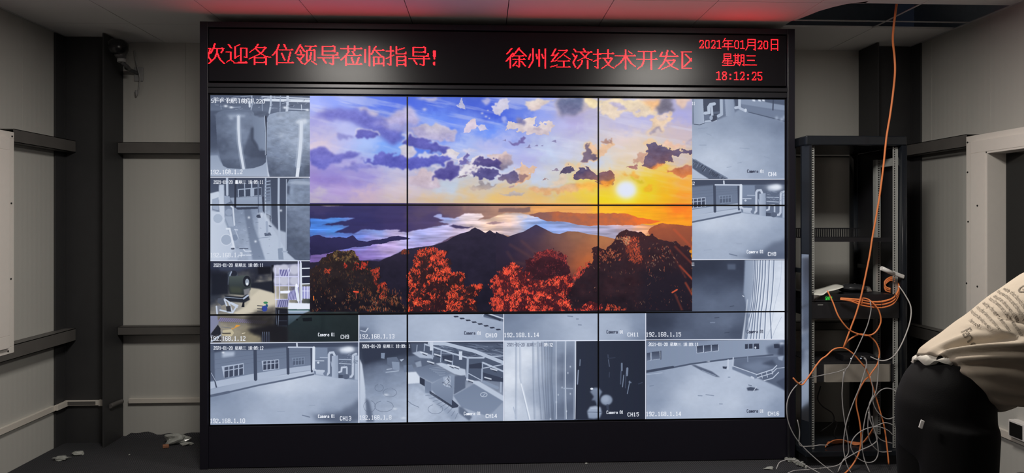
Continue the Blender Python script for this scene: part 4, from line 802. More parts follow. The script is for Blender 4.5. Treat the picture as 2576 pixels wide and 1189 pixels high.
        cv.field(K([(890,50),(880,400),(830,800),(820,1150),(1400,1150),(1400,50)]), [(K.one(x, y), gl(b)) for x, y, b in [(920,200,.7),(1000,300,.85),(1150,300,.88),(1300,300,.96),(900,700,.78),(1100,700,.95),(1300,700,1),(850,1000,.7),(1000,1000,.92),(1250,1000,1)]], nz, .02)
        for xt, xm, xb in ((905,870,740),(925,895,790),(950,915,850),(985,940,890),(1020,980,930),(1060,1020,970),(1110,1080,1040),(1175,1140,1140)):
            L(K, [(xt,50),(xt - 10,300),(xm,620),(xm - 20,760),(xb,1150)], 14, .42); L(K, [(xt + 14,50),(xt + 4,300),(xm + 14,620),(xm - 6,760),(xb + 16,1150)], 8, 1)
        L(K, [(1285,50),(1270,300),(1240,460),(1180,700),(1130,1000),(1060,1150)], 5, .6, .7); L(K, [(1280,840),(1200,1000),(1140,1150)], 5, .55, .7)
        P(K, [(800,600),(812,590),(790,800),(760,1150),(730,1150),(780,780)], .92, .9, 1); P(K, [(810,850),(825,850),(830,1150),(810,1150)], .8, .9, 1); P(K, [(790,780),(820,800),(812,1000),(770,1150),(750,1150)], .34, .7, 2)
        for x, y, w in ((380,850,30),(520,1058,30),(590,690,26)): L(K, [(x - w,y + 4),(x + w,y - 4)], 10, .16, .8)
        L(K, [(290,918),(350,918)], 14, .5, .7); L(K, [(740,545),(755,555)], 12, .9)
    clip(1620, 650, 1977, 856); text(cv, "11", (1740, 668), (1748, 668), 8.5, WHITE, .4); tag_cam(cv, 1879, 838, None, 0, 0, 2); ip(cv, "192.168.1.15", 1625.5, 846.5)
    # 7 pale floors with CH10 and CH11
    K = Crop(900, 780, 4.1); clip(904, 788, 1266, 857)
    ir_floor(cv, quad(900, 780, 1270, 860), [(40,60,.5),(60,250,.4),(300,80,.62),(300,200,.66),(600,100,.68),(900,200,.72),(1000,60,.68),(1200,250,.66),(1450,250,.56),(1400,120,.62),(60,150,.5)], K, .03, nz)
    P(K, [(20,170),(100,180),(95,225),(20,230)], .32, .8, 3); L(K, [(30,210),(80,222),(105,185)], 10, .9); P(K, [(20,230),(150,250),(120,310),(20,320)], .36, .8, 6)
    P(K, [(1290,30),(1510,30),(1510,120),(1300,70)], .3, 1, 1); P(K, [(1300,45),(1340,35),(1480,95),(1470,112)], .14); L(K, [(1330,30),(1500,85)], 12, .85); L(K, [(1285,60),(1310,30)], 6, .8)
    for j in range(8): P(K, [(985 + 62 * j,60 + 19 * j),(1030 + 62 * j,58 + 19 * j),(1044 + 62 * j,70 + 19 * j),(1000 + 62 * j,74 + 19 * j)], .1)
    ip(cv, "192.168.1.13", 904, 851.5); tag_cam(cv, 1168, 841.5, "CH10", 1222, 848, 1)
    K = Crop(1260, 780, 4.1); clip(1268, 786, 1623, 856)
    ir_floor(cv, quad(1260, 780, 1630, 860), [(60,60,.4),(300,60,.46),(150,200,.44),(500,150,.58),(700,100,.68),(850,250,.7),(1050,100,.66),(1250,200,.66),(1470,60,.48),(1480,280,.4),(300,280,.54),(1470,180,.46)], K, .03, nz)
    for a in ([(690,60),(740,65)], [(800,150),(830,152)], [(780,90),(800,90)]): L(K, a, 10, .35, .7)
    ip(cv, "192.168.1.14", 1268, 848); tag_cam(cv, 1526, 838.5, "CH11", 1579, 846, 1)
    # 8 production line
    K = Crop(900, 780, 4.1); clip(904, 861, 1266, 1062)
    ir_floor(cv, quad(900, 855, 1270, 1066), [(150,500,.22),(250,650,.4),(250,800,.48),(200,950,.58),(150,420,.1),(300,420,.14),(450,400,.14),(420,700,.5),(420,900,.62),(600,900,.72),(750,950,.74),(600,1080,.76),(350,1080,.66),(900,1100,.64),(1100,350,.2),(1400,350,.22)], K, .07, nz)
    P(K, [(20,330),(1510,330),(1510,420),(900,330),(560,420),(440,460),(60,560),(40,500)], .12, 1, 4)
    P(K, [(540,340),(1510,340),(1510,740),(1300,720),(1150,740),(780,540),(560,450)], .26, 1, 2)
    for _ in range(150):
        x, y = rs.uniform(780, 1500), rs.uniform(340, 480); cv.line([K.one(x, y), K.one(x + rs.uniform(30, 160), y + rs.uniform(4, 36))], rs.uniform(1, 2.4), gl(rs.uniform(.08, .72)), .5)
    P(K, [(20,500),(45,560),(75,800),(90,1150),(20,1150)], .86, 1, 1, .72); P(K, [(80,900),(120,940),(170,1150),(90,1150)], .3, .9, 3)
    P(K, [(500,480),(700,450),(760,520),(640,560),(520,560)], .34, 1, 2); P(K, [(560,440),(640,420),(790,470),(770,500),(640,490)], .72, .9, 1); P(K, [(800,550),(860,540),(1110,610),(1120,690),(1000,660)], .76, 1, 1); P(K, [(1130,720),(1250,730),(1500,880),(1500,940)], .76, 1, 1)
    P(K, [(580,520),(720,500),(740,560),(620,600)], .3); P(K, [(590,540),(650,520),(660,580),(610,590)], .6, .8, 1)
    P(K, [(580,600),(760,560),(960,655),(880,690),(770,745),(640,680)], .36, 1, 1, .46); 
    for j in range(6): L(K, [(740 + 20 * j,600 + 14 * j),(900,580 + 20 * j)], 7, .66, .4)
    P(K, [(500,640),(600,635),(640,690),(640,750),(510,760)], .9, 1, 1); P(K, [(640,690),(690,715),(690,785),(640,755)], .12)
    P(K, [(690,720),(760,750),(760,860),(695,850)], .42); P(K, [(760,760),(880,690),(960,660),(1000,670),(985,870),(970,1000),(830,900),(760,820)], .5, 1, 1, .4); P(K, [(740,830),(970,980),(980,1010),(740,860)], .12, .9)
    P(K, [(880,690),(960,680),(955,800),(890,780)], .62); 
    for _ in range(26):
        x, y = rs.uniform(885, 950), rs.uniform(690, 790); cv.line([K.one(x, y), K.one(x + rs.uniform(-26, 26), y + rs.uniform(-26, 26))], 1.4, gl(rs.choice([.15, .9])), .8)
    P(K, [(1000,680),(1110,670),(1110,800),(990,870)], .3, 1, 1); P(K, [(985,880),(1130,800),(1200,760),(1500,940),(1400,1050),(1360,1100),(1070,1000)], .42, 1, 1, .46); P(K, [(970,920),(1040,980),(1030,1000),(970,1010)], .16); P(K, [(1040,990),(1080,1000),(1180,1100),(1150,1140),(1040,1060)], .34, 1, 2); P(K, [(1380,1060),(1500,980),(1500,1140),(1300,1140)], .56, .9, 4)
    P(K, [(600,760),(700,830),(1050,1090),(980,1140),(700,860)], .52, .7, 4)
    for j in range(9): L(K, [(700 + 38 * j,880 + 30 * j),(790 + 30 * j,870 + 24 * j)], 6, .35, .6)
    for q, w in (([(740,340),(900,345),(1200,420),(1500,540)],36),([(690,350),(960,440),(1130,490),(1300,490)],16),([(1290,540),(1500,630)],18),([(1280,600),(1500,560)],10),([(1130,495),(1500,470)],8),([(1140,650),(1270,720)],9)): L(K, q, w, .72)
    for x, ya, yb, w in ((775,390,500,14),(860,420,530,12),(980,460,600,12),(1135,500,720,22),(1285,540,730,16),(690,350,420,10),(612,360,430,9),(1480,700,840,18)): L(K, [(x,ya),(x - 6,yb)], w, .62)
    for x, y in ((760,370),(1060,465)): P(K, [(x - 18,y - 42),(x + 18,y - 42),(x + 16,y + 46),(x - 16,y + 46)], .84)
    P(K, [(1150,560),(1280,540),(1280,600),(1150,600)], .14); P(K, [(1290,640),(1500,700),(1500,740),(1300,720)], .16); L(K, [(1300,740),(1440,800)], 30, .5); P(K, [(870,470),(980,460),(980,520),(880,520)], .16)
    for x, y in ((930,520),(960,570),(1010,580),(680,440),(1340,700),(1400,610),(820,460),(750,535),(1155,720)): L(K, [(x - 30,y - 8),(x + 34,y + 10)], 14, .9, .9); L(K, [(x - 10,y + 10),(x + 30,y + 26)], 9, .1, .8)
    P(K, [(240,440),(280,440),(275,500),(240,495)], .46); P(K, [(300,490),(400,480),(430,530),(350,580),(305,560)], .34); P(K, [(350,530),(430,535),(430,620),(360,610)], .5); P(K, [(430,510),(480,500),(450,530)], .7); L(K, [(290,640),(420,625)], 9, .66); L(K, [(300,610),(350,604)], 8, .7); P(K, [(470,570),(560,560),(580,620),(480,640)], .4)
    for x, y, rx, ry in ((270,990,96,56),(220,800,44,36),(800,1020,76,48),(330,850,70,44),(120,990,60,60)): cv.line([K.one(x + rx * math.cos(t / 3.2), y + ry * math.sin(t / 3.2)) for t in range(-4, 15)], 1.2, gl(.28), .7)
    L(K, [(510,930),(560,970),(630,1000)], 4, .3); cv.line([K.one(1300 + 34 * math.cos(t / 3.8), 870 + 22 * math.sin(t / 3.8)) for t in range(25)], 1.8, gl(.85)); L(K, [(1290,885),(1315,858)], 5, .8)
    for x, y in ((380,1015),(290,870),(470,1110)): cv.glow(*K.one(x, y), K.r(26), K.r(12), gl(.9), .8)
    text(cv, "2021-01-20 星期三 18:09:11", (911, 875), (1033, 874.5), 8.5, WHITE, .35); ip(cv, "192.168.1.8", 904, 1055.5, .85); tag_cam(cv, 1167, 1044, "CH14", 1222, 1051)
    # 9 white sheet and dark bulbs
    K = Crop(1260, 780, 4.1); clip(1268, 859, 1623, 1058)
    ir_floor(cv, quad(1260, 850, 1630, 1064), [(100,700,.98),(200,500,.96),(280,450,1),(100,1000,.92),(300,1050,.82),(400,600,.72),(450,900,.6),(550,400,.5),(550,900,.42),(650,500,.34),(720,700,.3),(700,1000,.3),(60,400,.8),(300,340,.78),(600,1050,.34)], K, .03, nz)
    P(K, [(770,310),(1490,310),(1490,1130),(760,1130),(775,700)], .08, 1, .8, .05, 0)
    for xt, xm, xb, b in ((165,165,165,.7),(205,210,300,.82),(340,345,360,.66),(390,400,430,.62),(432,440,475,.58),(460,470,490,.5),(490,495,510,.5),(515,520,545,.46),(540,535,560,.5),(570,570,575,.8),(670,665,675,.9),(773,772,765,1)):
        L(K, [(xt,315),(xm,700),(xb,1120)], 7 if b < .8 else 8, b); L(K, [(xt - 12,315),(xm - 12,700),(xb - 14,1120)], 14, max(b - .24, .3), .4)
    L(K, [(210,760),(300,1125)], 12, 1); L(K, [(130,1000),(160,1125)], 10, .7); L(K, [(800,620),(790,760)], 14, .55, .8); L(K, [(818,510),(815,570)], 10, .5, .8); L(K, [(650,805),(740,808)], 12, .66, .8)
    for x, y in ((690,645),(715,580),(590,870),(570,945),(715,860),(630,795),(675,1040),(510,1120)): cv.glow(*K.one(x, y), K.r(7), K.r(9), gl(.85), .9)
    P(K, [(920,840),(960,800),(1010,800),(1045,840),(1020,890),(995,980),(970,930),(935,930),(960,890)], .5, .9, 2, .36); cv.disc(*K.one(938, 810), K.r(16), K.r(11), gl(1)); L(K, [(990,880),(992,980)], 6, .4)
    cv.disc(*K.one(1090, 925), K.r(62), K.r(54), gl(.52), .95, 2); cv.disc(*K.one(1078, 915), K.r(38), K.r(36), gl(.62), .7, 3); L(K, [(1100,980),(1105,1030)], 26, .2, .7)
    P(K, [(892,1040),(920,995),(980,985),(1030,1000),(1042,1060),(1020,1110),(960,1120),(905,1115),(895,1070)], .66, .97, 1.5, .5); L(K, [(895,1050),(1040,1052)], 5, .25); L(K, [(930,1015),(1000,1010)], 6, .8, .5)
    for q, w, b in (([(1248,550),(1248,620)],18,.42),([(1305,600),(1300,670)],22,.46),([(1268,670),(1255,790)],9,.5),([(1240,630),(1235,760)],12,.26),([(1330,730),(1305,860)],9,.46),([(1110,510),(1120,580)],8,.34),([(1105,460),(1108,490)],12,.2),([(1290,660),(1285,800)],10,.2),([(1120,640),(1118,690)],8,.2),([(1420,760),(1460,745)],8,.2),([(1110,495),(1180,490)],5,.2),([(1325,740),(1340,745)],16,.4)): L(K, q, w, b, .9)
    text(cv, "2021-01-20 星期三 18:09:12", (1276, 871), (1391, 871), 8.5, rgb(110, 118, 140), .3); text(cv, "09:12", (1369, 871), (1391, 871), 8.5, WHITE, .4); tag_cam(cv, 1526, 1041, "CH15", 1579, 1047)
    # 10 yard with pit
    K = Crop(1620, 780, 4.099); clip(1626, 857, 1977, 1054)
    ir_floor(cv, quad(1620, 850, 1985, 1060), [(100,700,.5),(300,650,.58),(600,750,.74),(900,700,.74),(500,900,.76),(900,950,.76),(300,1050,.68),(100,950,.5),(1200,1050,.62),(1400,1000,.5),(1200,900,.66),(60,1080,.56),(700,600,.66),(1400,1090,.48)], K, .03, nz)
    P(K, [(20,310),(1460,310),(1460,470),(1000,490),(600,530),(20,630)], .46, 1, 1, .54, 0); P(K, [(20,310),(700,310),(20,360)], .3, .6, 8); P(K, [(1260,380),(1460,310),(1460,480),(1280,460)], .3, .9, 4)
    L(K, [(20,640),(300,590),(480,555),(700,525),(900,500),(1060,485),(1330,460)], 17, .26); L(K, [(20,632),(300,585)], 24, .2); L(K, [(20,665),(190,645)], 6, .7)
    P(K, [(490,565),(530,565),(700,630),(785,690),(740,685),(600,625)], .26, .9, 1); L(K, [(600,620),(740,675)], 5, .6)
    for q in ([(545,370),(610,362),(612,432),(548,440)], [(620,362),(690,356),(692,422),(622,432)], [(700,356),(765,352),(766,415),(702,422)]): P(K, [(x + (6 if x > 600 else -4), y + 4) for x, y in q], .8); P(K, q, .16, 1, .7, .3)
    for q in ([(30,440),(68,435),(70,515),(30,522)], [(80,430),(162,422),(168,500),(84,512)]): P(K, [(x + 6, y + 2) for x, y in q], .82); P(K, q, .2, 1, .7, .36)
    L(K, [(175,420),(175,505)], 8, .12)
    for q in ([(1042,350),(1072,348),(1072,396),(1042,398)], [(1082,347),(1122,346),(1122,396),(1082,396)], [(1132,345),(1188,343),(1190,400),(1132,398)]): P(K, [(x + 3, y + 3) for x, y in q], .6); P(K, q, .14)
    cv.disc(*K.one(1150, 385), K.r(10), K.r(12), gl(.85)); P(K, [(1340,350),(1400,345),(1400,390),(1345,392)], .12); cv.glow(*K.one(1420, 340), K.r(30), K.r(14), gl(.8), .8); P(K, [(1390,380),(1450,360),(1450,470),(1380,460)], .12, .8, 3)
    P(K, [(920,575),(930,500),(1100,480),(1460,470),(1460,830),(1360,780),(1180,700)], .34, 1, 1.5, .28); P(K, [(1000,570),(1200,520),(1330,580),(1160,650)], .42, .8, 6); P(K, [(1210,550),(1330,510),(1370,570),(1300,570)], .2, .8, 3); P(K, [(1360,740),(1460,690),(1460,830)], .22, .9, 2)
    P(K, [(912,580),(930,575),(1160,660),(1170,700),(1140,705),(912,610)], .4, 1, 1); L(K, [(920,575),(1160,660)], 9, .78); L(K, [(922,490),(918,575)], 14, .75); L(K, [(870,515),(866,605)], 18, .8); P(K, [(812,580),(858,580),(850,606),(815,600)], .16)
    L(K, [(1070,480),(1072,530)], 10, .5)
    for q, w in (([(1160,665),(1330,610),(1370,570)],11),([(1170,695),(1320,650),(1370,600)],9),([(1215,660),(1222,700)],7),([(1265,640),(1275,690)],7),([(1320,620),(1330,660)],7),([(1240,725),(1330,700),(1390,640)],10),([(1370,600),(1450,590)],6),([(1110,690),(1130,700)],22)): L(K, q, w, .78)
    P(K, [(1060,800),(1100,790),(1150,800),(1190,820),(1130,830),(1070,828)], .2, .95, 1); L(K, [(1130,835),(1160,790)], 8, .8); L(K, [(1080,770),(1110,778)], 8, .3)
    for a in ([(870,690),(888,690)], [(60,782),(100,776)], [(640,870),(720,880)], [(560,880),(600,882)], [(780,965),(810,966)]): L(K, a, 9, .4, .7)
    P(K, [(640,530),(680,520),(680,535)], .9, .8, 1); P(K, [(1380,480),(1440,470),(1430,520),(1390,510)], .6, .9, 1)
    stamp(cv, 1632, 870, "11"); ip(cv, "192.168.1.14", 1625.5, 1046.5); tag_cam(cv, 1879, 1037.5, "CH16", 1932, 1045, 1)
    # white dividers
    cv.clip = (0, 0, TW, TH)
    for p0, p1, w in (((526, 445.5), (779, 445.5), 2.0), ((526, 655.5), (779, 655.5), 2.0), ((526, 863), (902, 859.5), 2.0), ((902, 859.5), (1267, 857.5), 2.2), ((1267, 857.5), (1624, 855.5), 2.2), ((1624, 854.5), (1977, 853), 2.2),
                      ((902.5, 790), (902.5, 1064), 2.4), ((1267, 788), (1267, 1060), 2.2), ((1624.5, 786), (1624.5, 1056), 2.4), ((1741, 451), (1977, 450.5), 1.8), ((1741, 653), (1977, 652), 1.8)):
        cv.line([to_tex(p0), to_tex(p1)], w * TW / 1449.0, sep)
    cv.line([to_tex((1976, 250)), to_tex((1976, 266))], 2, sep, .9)

def paint_wall():
    rs = np.random.RandomState(5); cv = Canvas()
    landscape(cv, rs); cctv(cv, rs)
    return np.clip(cv.im, 0, 1)
# ------------------------------------------------------------------ the room
XL, XR, YB, YF, ZC = -2.887, 3.126, 4.84, -2.2, 2.80
WIN = dict(z0=.856, z1=1.946, y0=2.62)                    # clear opening of the two side windows
def side_wall(name, X, out, yo1, trim_lip):
    m = MB(); a, b = sorted((X, X + out)); y0, y1, z0, z1 = WIN['y0'], yo1, WIN['z0'], WIN['z1']
    m.box(a, b, YF, y0, 0, ZC); m.box(a, b, y1, YB + .1, 0, ZC); m.box(a, b, y0, y1, 0, z0); m.box(a, b, y0, y1, z1, ZC)
    s = .0015 if out > 0 else -.0015
    for y in trim_lip: m.box(*sorted((X, X - s)), y, y + .006, 2.09, ZC)
    return struct(m.build(name, M['wall_y']))
side_wall('wall_right', XR, .1, 3.865, (3.965, 4.5))
side_wall('wall_left', XL, -.1, 3.908, (4.3,))
m = MB(); m.box(XL - .1, XR + .1, YB, YB + .1, 0, ZC)
m.box(-2.128, -2.122, YB - .003, YB, 2.085, ZC); struct(m.build('wall_back', M['wall_x']))
m = MB(); m.box(XL - .1, XR + .1, YF - .1, YF, 0, ZC); struct(m.build('wall_front', M['wall_x']))
m = MB(); m.box(XL - .1, XR + .1, YF - .1, YB + .1, -.06, 0); struct(m.build('floor', M['carpet']))
# carpet edge curling up the foot of the back wall, left of the cabinet
m = MB(); rnd = random.Random(3); top = []
for i in range(29):
    x = -2.56 + (i / 28) * .84
    z = .012 + .016 * max(0, math.sin(i * .42 - .3)) + .006 * math.sin(i * 1.3)
    top.append((x, z if i > 1 else .002))
m.loft([[(x, YB - .055, .0005), (x, YB - .02, .004 + z * .3), (x, YB - .006, z), (x, YB - .003, z)] for x, z in top], False, True, False)
struct(m.build('baseboard_back', M['carpet']))
# ceiling of 600 mm tiles; over the rack two tiles are missing
m = MB(); g = .0025
xs = [XL] + [.15 + .604 * k for k in range(-5, 5)] + [XR]
ys = [3.79 - .6 * k for k in range(10, -1, -1)]
for i in range(len(xs) - 1):
    x0, x1 = xs[i] + g, xs[i + 1] - g
    for j in range(len(ys) - 1): m.box(x0, x1, ys[j] + g, ys[j + 1] - g, ZC, ZC + .012)
    if xs[i] < 1.9:
        m.box(x0, x1, 3.79 + g, 4.39 - g, ZC, ZC + .012); m.box(x0, x1, 4.39 + g, YB, ZC, ZC + .012)
    else: m.box(x0, x1, 4.27, YB, ZC, ZC + .012)
edge = [on_z(x, y, ZC)[:2] for x, y in ((1992, 53), (2012, 47), (2035, 38), (2060, 28), (2095, 18), (2130, 10), (2185, 3))]
m.prism([(1.9625, 3.7925)] + [(1.9625, edge[0][1])] + [(max(x, 1.97), y) for x, y in edge[1:]] + [(edge[-1][0], 3.7925)], 'z', ZC, ZC + .012)
struct(m.build('ceiling', M['ceiling']))
m = MB(); m.box(XL - .1, XR + .1, YF - .1, YB + .1, 3.35, 3.4)
m.box(XL - .12, XL - .1, YF, YB, ZC, 3.35); m.box(XR + .1, XR + .12, YF, YB, ZC, 3.35); m.box(XL, XR, YB + .08, YB + .1, ZC, 3.35); m.box(XL, XR, YF - .1, YF - .08, ZC, 3.35)
struct(m.build('ceiling_void', M['void']))
m = MB(); m.box(1.97, XR, 4.124, 4.133, ZC - .002, ZC + .004); m.box(2.564, 2.575, 3.79, 4.27, ZC + .001, ZC + .005); m.box(XR - .02, XR, 3.4, YB, ZC - .003, ZC + .001); m.box(XL, -2.5, YB - .02, YB, ZC - .008, ZC - .001)
struct(m.build('trim_1', M['tbar']))

# windows: flange and casing on the sheet wall, night behind the pane
def window(name, X, s, yo, screws):
    z0, z1, y0, y1 = WIN['z0'], WIN['z1'], WIN['y0'], yo
    root = bpy.data.objects.new(name, None); root.location = (X, (y0 + y1) / 2, z0); COL.objects.link(root); struct(root)
    def bx(m, t0, t1, *r): m.box(*sorted((X - s * t0, X - s * t1)), *r, .002)
    m = MB(); F, C = .187, .121                            # widths of flange and casing, both standing off the wall by the depth of the channels
    for b0, t, w, iw in ((.084, .088, F, C), (0, .110, C, 0)):
        bx(m, b0, t, y1 + iw, y1 + w, z0 - iw * .6, z1 + iw * .6); bx(m, b0, t, y0 - w, y0 - iw, z0 - iw * .6, z1 + iw * .6)
        bx(m, b0, t, y0 - w, y1 + w, z1 + iw * .6, z1 + w * .6); bx(m, b0, t, y0 - w, y1 + w, z0 - w * .6, z0 - iw * .6)
    m.build('window_frame', M['frame'], root)
    m = MB()
    for r in ((y1 - .012, y1, z0, z1), (y0, y0 + .012, z0, z1), (y0, y1, z1 - .012, z1), (y0, y1, z0, z0 + .012)): bx(m, -.018, .108, *r)
    m.build('window_reveal', M['frame'], root)
    m = MB(); bx(m, -.016, -.01, y0 + .01, y1 - .01, z0 + .01, z1 - .01); m.build('window_pane', M['glass'], root)
    m = MB(); ym = (y0 + y1) / 2; bx(m, -.008, .03, ym - .03, ym + .03, z0 + .012, z1 - .012); m.build('mullion', M['frame'], root)
    for px, py in screws:
        _, y, z = on_x(px, py, X - s * .088); k = .088 if y > y1 + C else .110; m = MB(); m.cyl((X - s * (k - .004), y, z), (X - s * (k + .003), y, z), .0055, 10); m.build('screw', M['screw'], root)
    return root
window('window_1', XL, -1, 3.908, ((28, 511), (27, 701), (30, 343), (20, 883)))
window('window_2', XR, 1, 3.865, ((2434.5, 358), (2434.5, 433), (2436, 557), (2468, 517), (2432, 712), (2468, 720)))

# H-section steel columns in the two back corners
def column(x0, x1, label):
    m = MB(); t = .012
    m.box(x0, x0 + t, 4.60, YB - .002, 0, ZC - .004, .001); m.box(x1 - t, x1, 4.60, YB - .002, 0, ZC - .004, .001); m.box(x0 + t, x1 - t, 4.705, 4.715, 0, ZC - .004)
    m.box(x0 + t, x0 + t + .004, 4.69, 4.705, 0, ZC - .01); m.box(x1 - t - .004, x1 - t, 4.69, 4.705, 0, ZC - .01)
    return tag(m.build('steel_column', M['steel']), label, 'column')
column(XL + .002, -2.555, 'dark grey H-section steel column in the corner left of the video wall')
column(2.80, XR - .002, 'dark steel column in the corner behind the server rack')

# wall channels (girts)
def girt(axis, wall, s, a, b, z0, z1, d, label, cat='wall rail'):
    m = MB(); t = .004; lo, hi = wall, wall + s * d
    def B(u0, u1, *r): m.box(*( (*sorted((u0, u1)), *r) if axis == 'y' else (r[0], r[1], *sorted((u0, u1)), r[2], r[3]) ))
    B(hi - s * t, hi, a, b, z0, z1); B(lo, hi, a, b, z1 - t, z1); B(lo, hi, a, b, z0, z0 + t); B(lo + s * .0005, lo + s * .0005 + s * t, a, b, z1 - .02, z1)
    return tag(m.build('wall_girt', M['girt']), label, cat)
girt('y', XL, 1, 4.097, 4.70, 2.0, 2.08, .085, 'dark steel channel on the left wall, level with the window head')
girt('y', XL, 1, 2.3, 4.70, .705, .79, .085, 'dusty steel channel running under the left window')
girt('x', YB, -1, -2.552, -1.76, 2.0, 2.08, .075, 'upper dark steel channel on back wall between left column and video wall')
girt('x', YB, -1, -2.552, -1.76, .728, .788, .075, 'lower dark steel channel on back wall between left column and video wall')
girt('x', YB, -1, 2.0, 2.797, 2.0, 2.08, .075, 'dark steel channel on the back wall seen through the top of the rack')
girt('y', XR, -1, 4.054, 4.70, 1.995, 2.075, .085, 'dark steel channel on right wall between column and window head')

girt('y', XR, -1, 2.3, 4.70, .705, .79, .085, 'dark steel channel on the right wall under the window, behind the person')
girt('x', YB, -1, 2.0, 2.797, .728, .788, .075, 'lower dark steel channel on the back wall behind the rack')
# cable trunking
def trunk(boxes, label, mt='pvc'):
    m = MB()
    for b in boxes: m.box(*b, .002)
    return tag(m.build('cable_trunking', M[mt]), label, 'trunking')
trunk([(XL, XL + .022, 2.3, 4.58, .255, .293)], 'off-white cable trunking along the foot of the left wall')
m = MB(); m.box(-2.868, -2.57, 4.685, 4.7045, .262, .296, .002); m.box(-2.64, -2.57, 4.683, 4.706, .258, .300, .002); m.obox((-2.858, 4.64, .276), (.012, .0, 0), (0, .062, 0), (0, 0, .018), .002)
t1 = tag(m.build('cable_trunking', M['pvc']), 'short trunking piece with broken cover inside the left column', 'trunking')
m = MB(); m.box(-2.85, -2.66, 4.6825, 4.6845, .268, .29); m.build('cable_tray_gap', M['girt'], t1)
trunk([(-2.51, -1.745, YB - .022, YB, .237, .270)], 'off-white cable trunking on the back wall beside the video wall')
tag(MB().tube([(-2.549, 4.66, .262), (-2.549, 4.74, .26), (-2.545, 4.80, .257)], .016, 12).build('cable_sleeve', M['girt']), 'short dark sleeve on the column, at the end of the back wall trunking', 'sleeve')
trunk([(XR - .024, XR, 2.4, 4.58, .238, .282)], 'off-white cable trunking low on the right wall beyond the person')
p = on_x(2556, 1075, XR - .057)
so = thing('socket_box', 'white surface socket box with black face on the right wall trunking', 'socket', (XR, p[1], .28))
m = MB(); y0, y1, z0, z1 = p[1] - .055, p[1] + .06, .272, .372
m.box(XR - .055, XR - .024, y0, y1, z0, z1, .004); m.box(XR - .024, XR, y0, y1, z0 + .012, z1, .002); m.build('box', M['white'], so)
m = MB(); m.box(XR - .059, XR - .054, y0 + .012, y1 - .012, z0 + .01, z1 - .012, .001); m.build('socket_face', M['socket_black'], so)
tag(MB().tube([(XR - .006, 3.15, .11), (XR - .006, 3.4, .10), (XR - .006, 3.7, .08), (XR - .006, 3.8, .01)], .0025, 6).build('thin_wire', M['grey_cable']), 'thin dark wire along the foot of the right wall', 'wire')

# ceiling panels that light the room, above the viewer
for x, lab in ((-1.1, 'square ceiling light panel on the left, out of view above'), (1.43, 'square ceiling light panel on the right, out of view above')):
    t = thing('ceiling_light', lab, 'light', (x, 2.77, ZC), 'ceiling light panels')
    m = MB(); w = .30
    for a in ((x - w, x + w, 2.77 - w, 2.77 - w + .02), (x - w, x + w, 2.77 + w - .02, 2.77 + w), (x - w, x - w + .02, 2.77 - w, 2.77 + w), (x + w - .02, x + w, 2.77 - w, 2.77 + w)): m.box(*a, ZC - .012, ZC - .0005)
    m.build('light_frame', M['tbar'], t)
    m = MB(); m.face([(x - .28, 2.49, ZC - .006), (x - .28, 3.05, ZC - .006), (x + .28, 3.05, ZC - .006), (x + .28, 2.49, ZC - .006)]); m.build('diffuser', M['lamp'], t)

# ------------------------------------------------------------------ video wall
CX0, CX1, CZ = -1.741, 1.994, 2.757
cab = thing('video_wall_cabinet', 'tall black floor-standing cabinet that carries the nine screens and the red sign', 'cabinet', ((CX0 + CX1) / 2, 4.45, 0))
def part(name, mt, parent, *boxes, bev=.002):
    m = MB()
    for b in boxes: m.box(*b, bev)
    return m.build(name, M[mt], parent)
part('side_panel', 'black', cab, (CX0, WX0 - .004, 4.166, 4.76, 0, CZ))
part('side_panel', 'black', cab, (WX1 + .004, CX1, 4.166, 4.76, 0, CZ))
part('top_panel', 'black', cab, (WX0 - .004, WX1 + .004, 4.168, 4.76, 2.722, CZ))
part('back_panel', 'black', cab, (WX0 - .004, WX1 + .004, 4.74, 4.76, 0, 2.722))
part('lower_front_panel', 'black', cab, (WX0 - .004, WX1 + .004, 4.176, 4.20, .004, .259))
part('trim_rail', 'rail_trim', cab, (WX0 - .004, WX1 + .004, 4.160, 4.22, 2.352, 2.378), bev=.004)
part('trim_rail', 'rail_trim', cab, (WX0 - .004, WX1 + .004, 4.168, 4.22, 2.316, 2.350), bev=.003)
part('vertical_trim', 'rail_trim', cab, (WX1 + .0045, WX1 + .016, 4.156, 4.167, .02, 2.72), bev=.002)

pix = paint_wall()
img = bpy.data.images.new('wall_picture', TW, TH); buf = np.ones((TH, TW, 4), np.float32); buf[..., :3] = pix[::-1]
img.pixels.foreach_set(buf.ravel()); img.update(); img.pack()
sm = bpy.data.materials.new('lit_screen'); sm.use_nodes = True; nt = sm.node_tree; bs = nt.nodes['Principled BSDF']
tx = nt.nodes.new('ShaderNodeTexImage'); tx.image = img; tx.extension = 'EXTEND'
bs.inputs['Base Color'].default_value = (.006, .006, .008, 1); bs.inputs['Roughness'].default_value = .5; bs.inputs['Specular IOR Level'].default_value = .15
nt.links.new(tx.outputs['Color'], bs.inputs['Emission Color']); bs.inputs['Emission Strength'].default_value = 1.0
vx = (WX0, -.473, .7305, WX1); vz = (WZ1, 1.6285, .9475, WZ0)
names = [['upper left screen of the video wall showing two steel tanks beside violet clouds', 'upper middle screen of the video wall showing blue sky with scattered clouds', 'upper right screen of the video wall showing the low sun beside a pale yard'],
         ['middle left screen of the video wall showing pipes, a machine hall and dark trees', 'centre screen of the video wall showing two peaks above red trees', 'middle right screen of the video wall showing an orange hillside and a yard'],
         ['lower left screen of the video wall with the CH9 and CH13 camera views', 'lower middle screen of the video wall with the CH10 and CH14 camera views', 'lower right screen of the video wall with the CH16 camera view']]
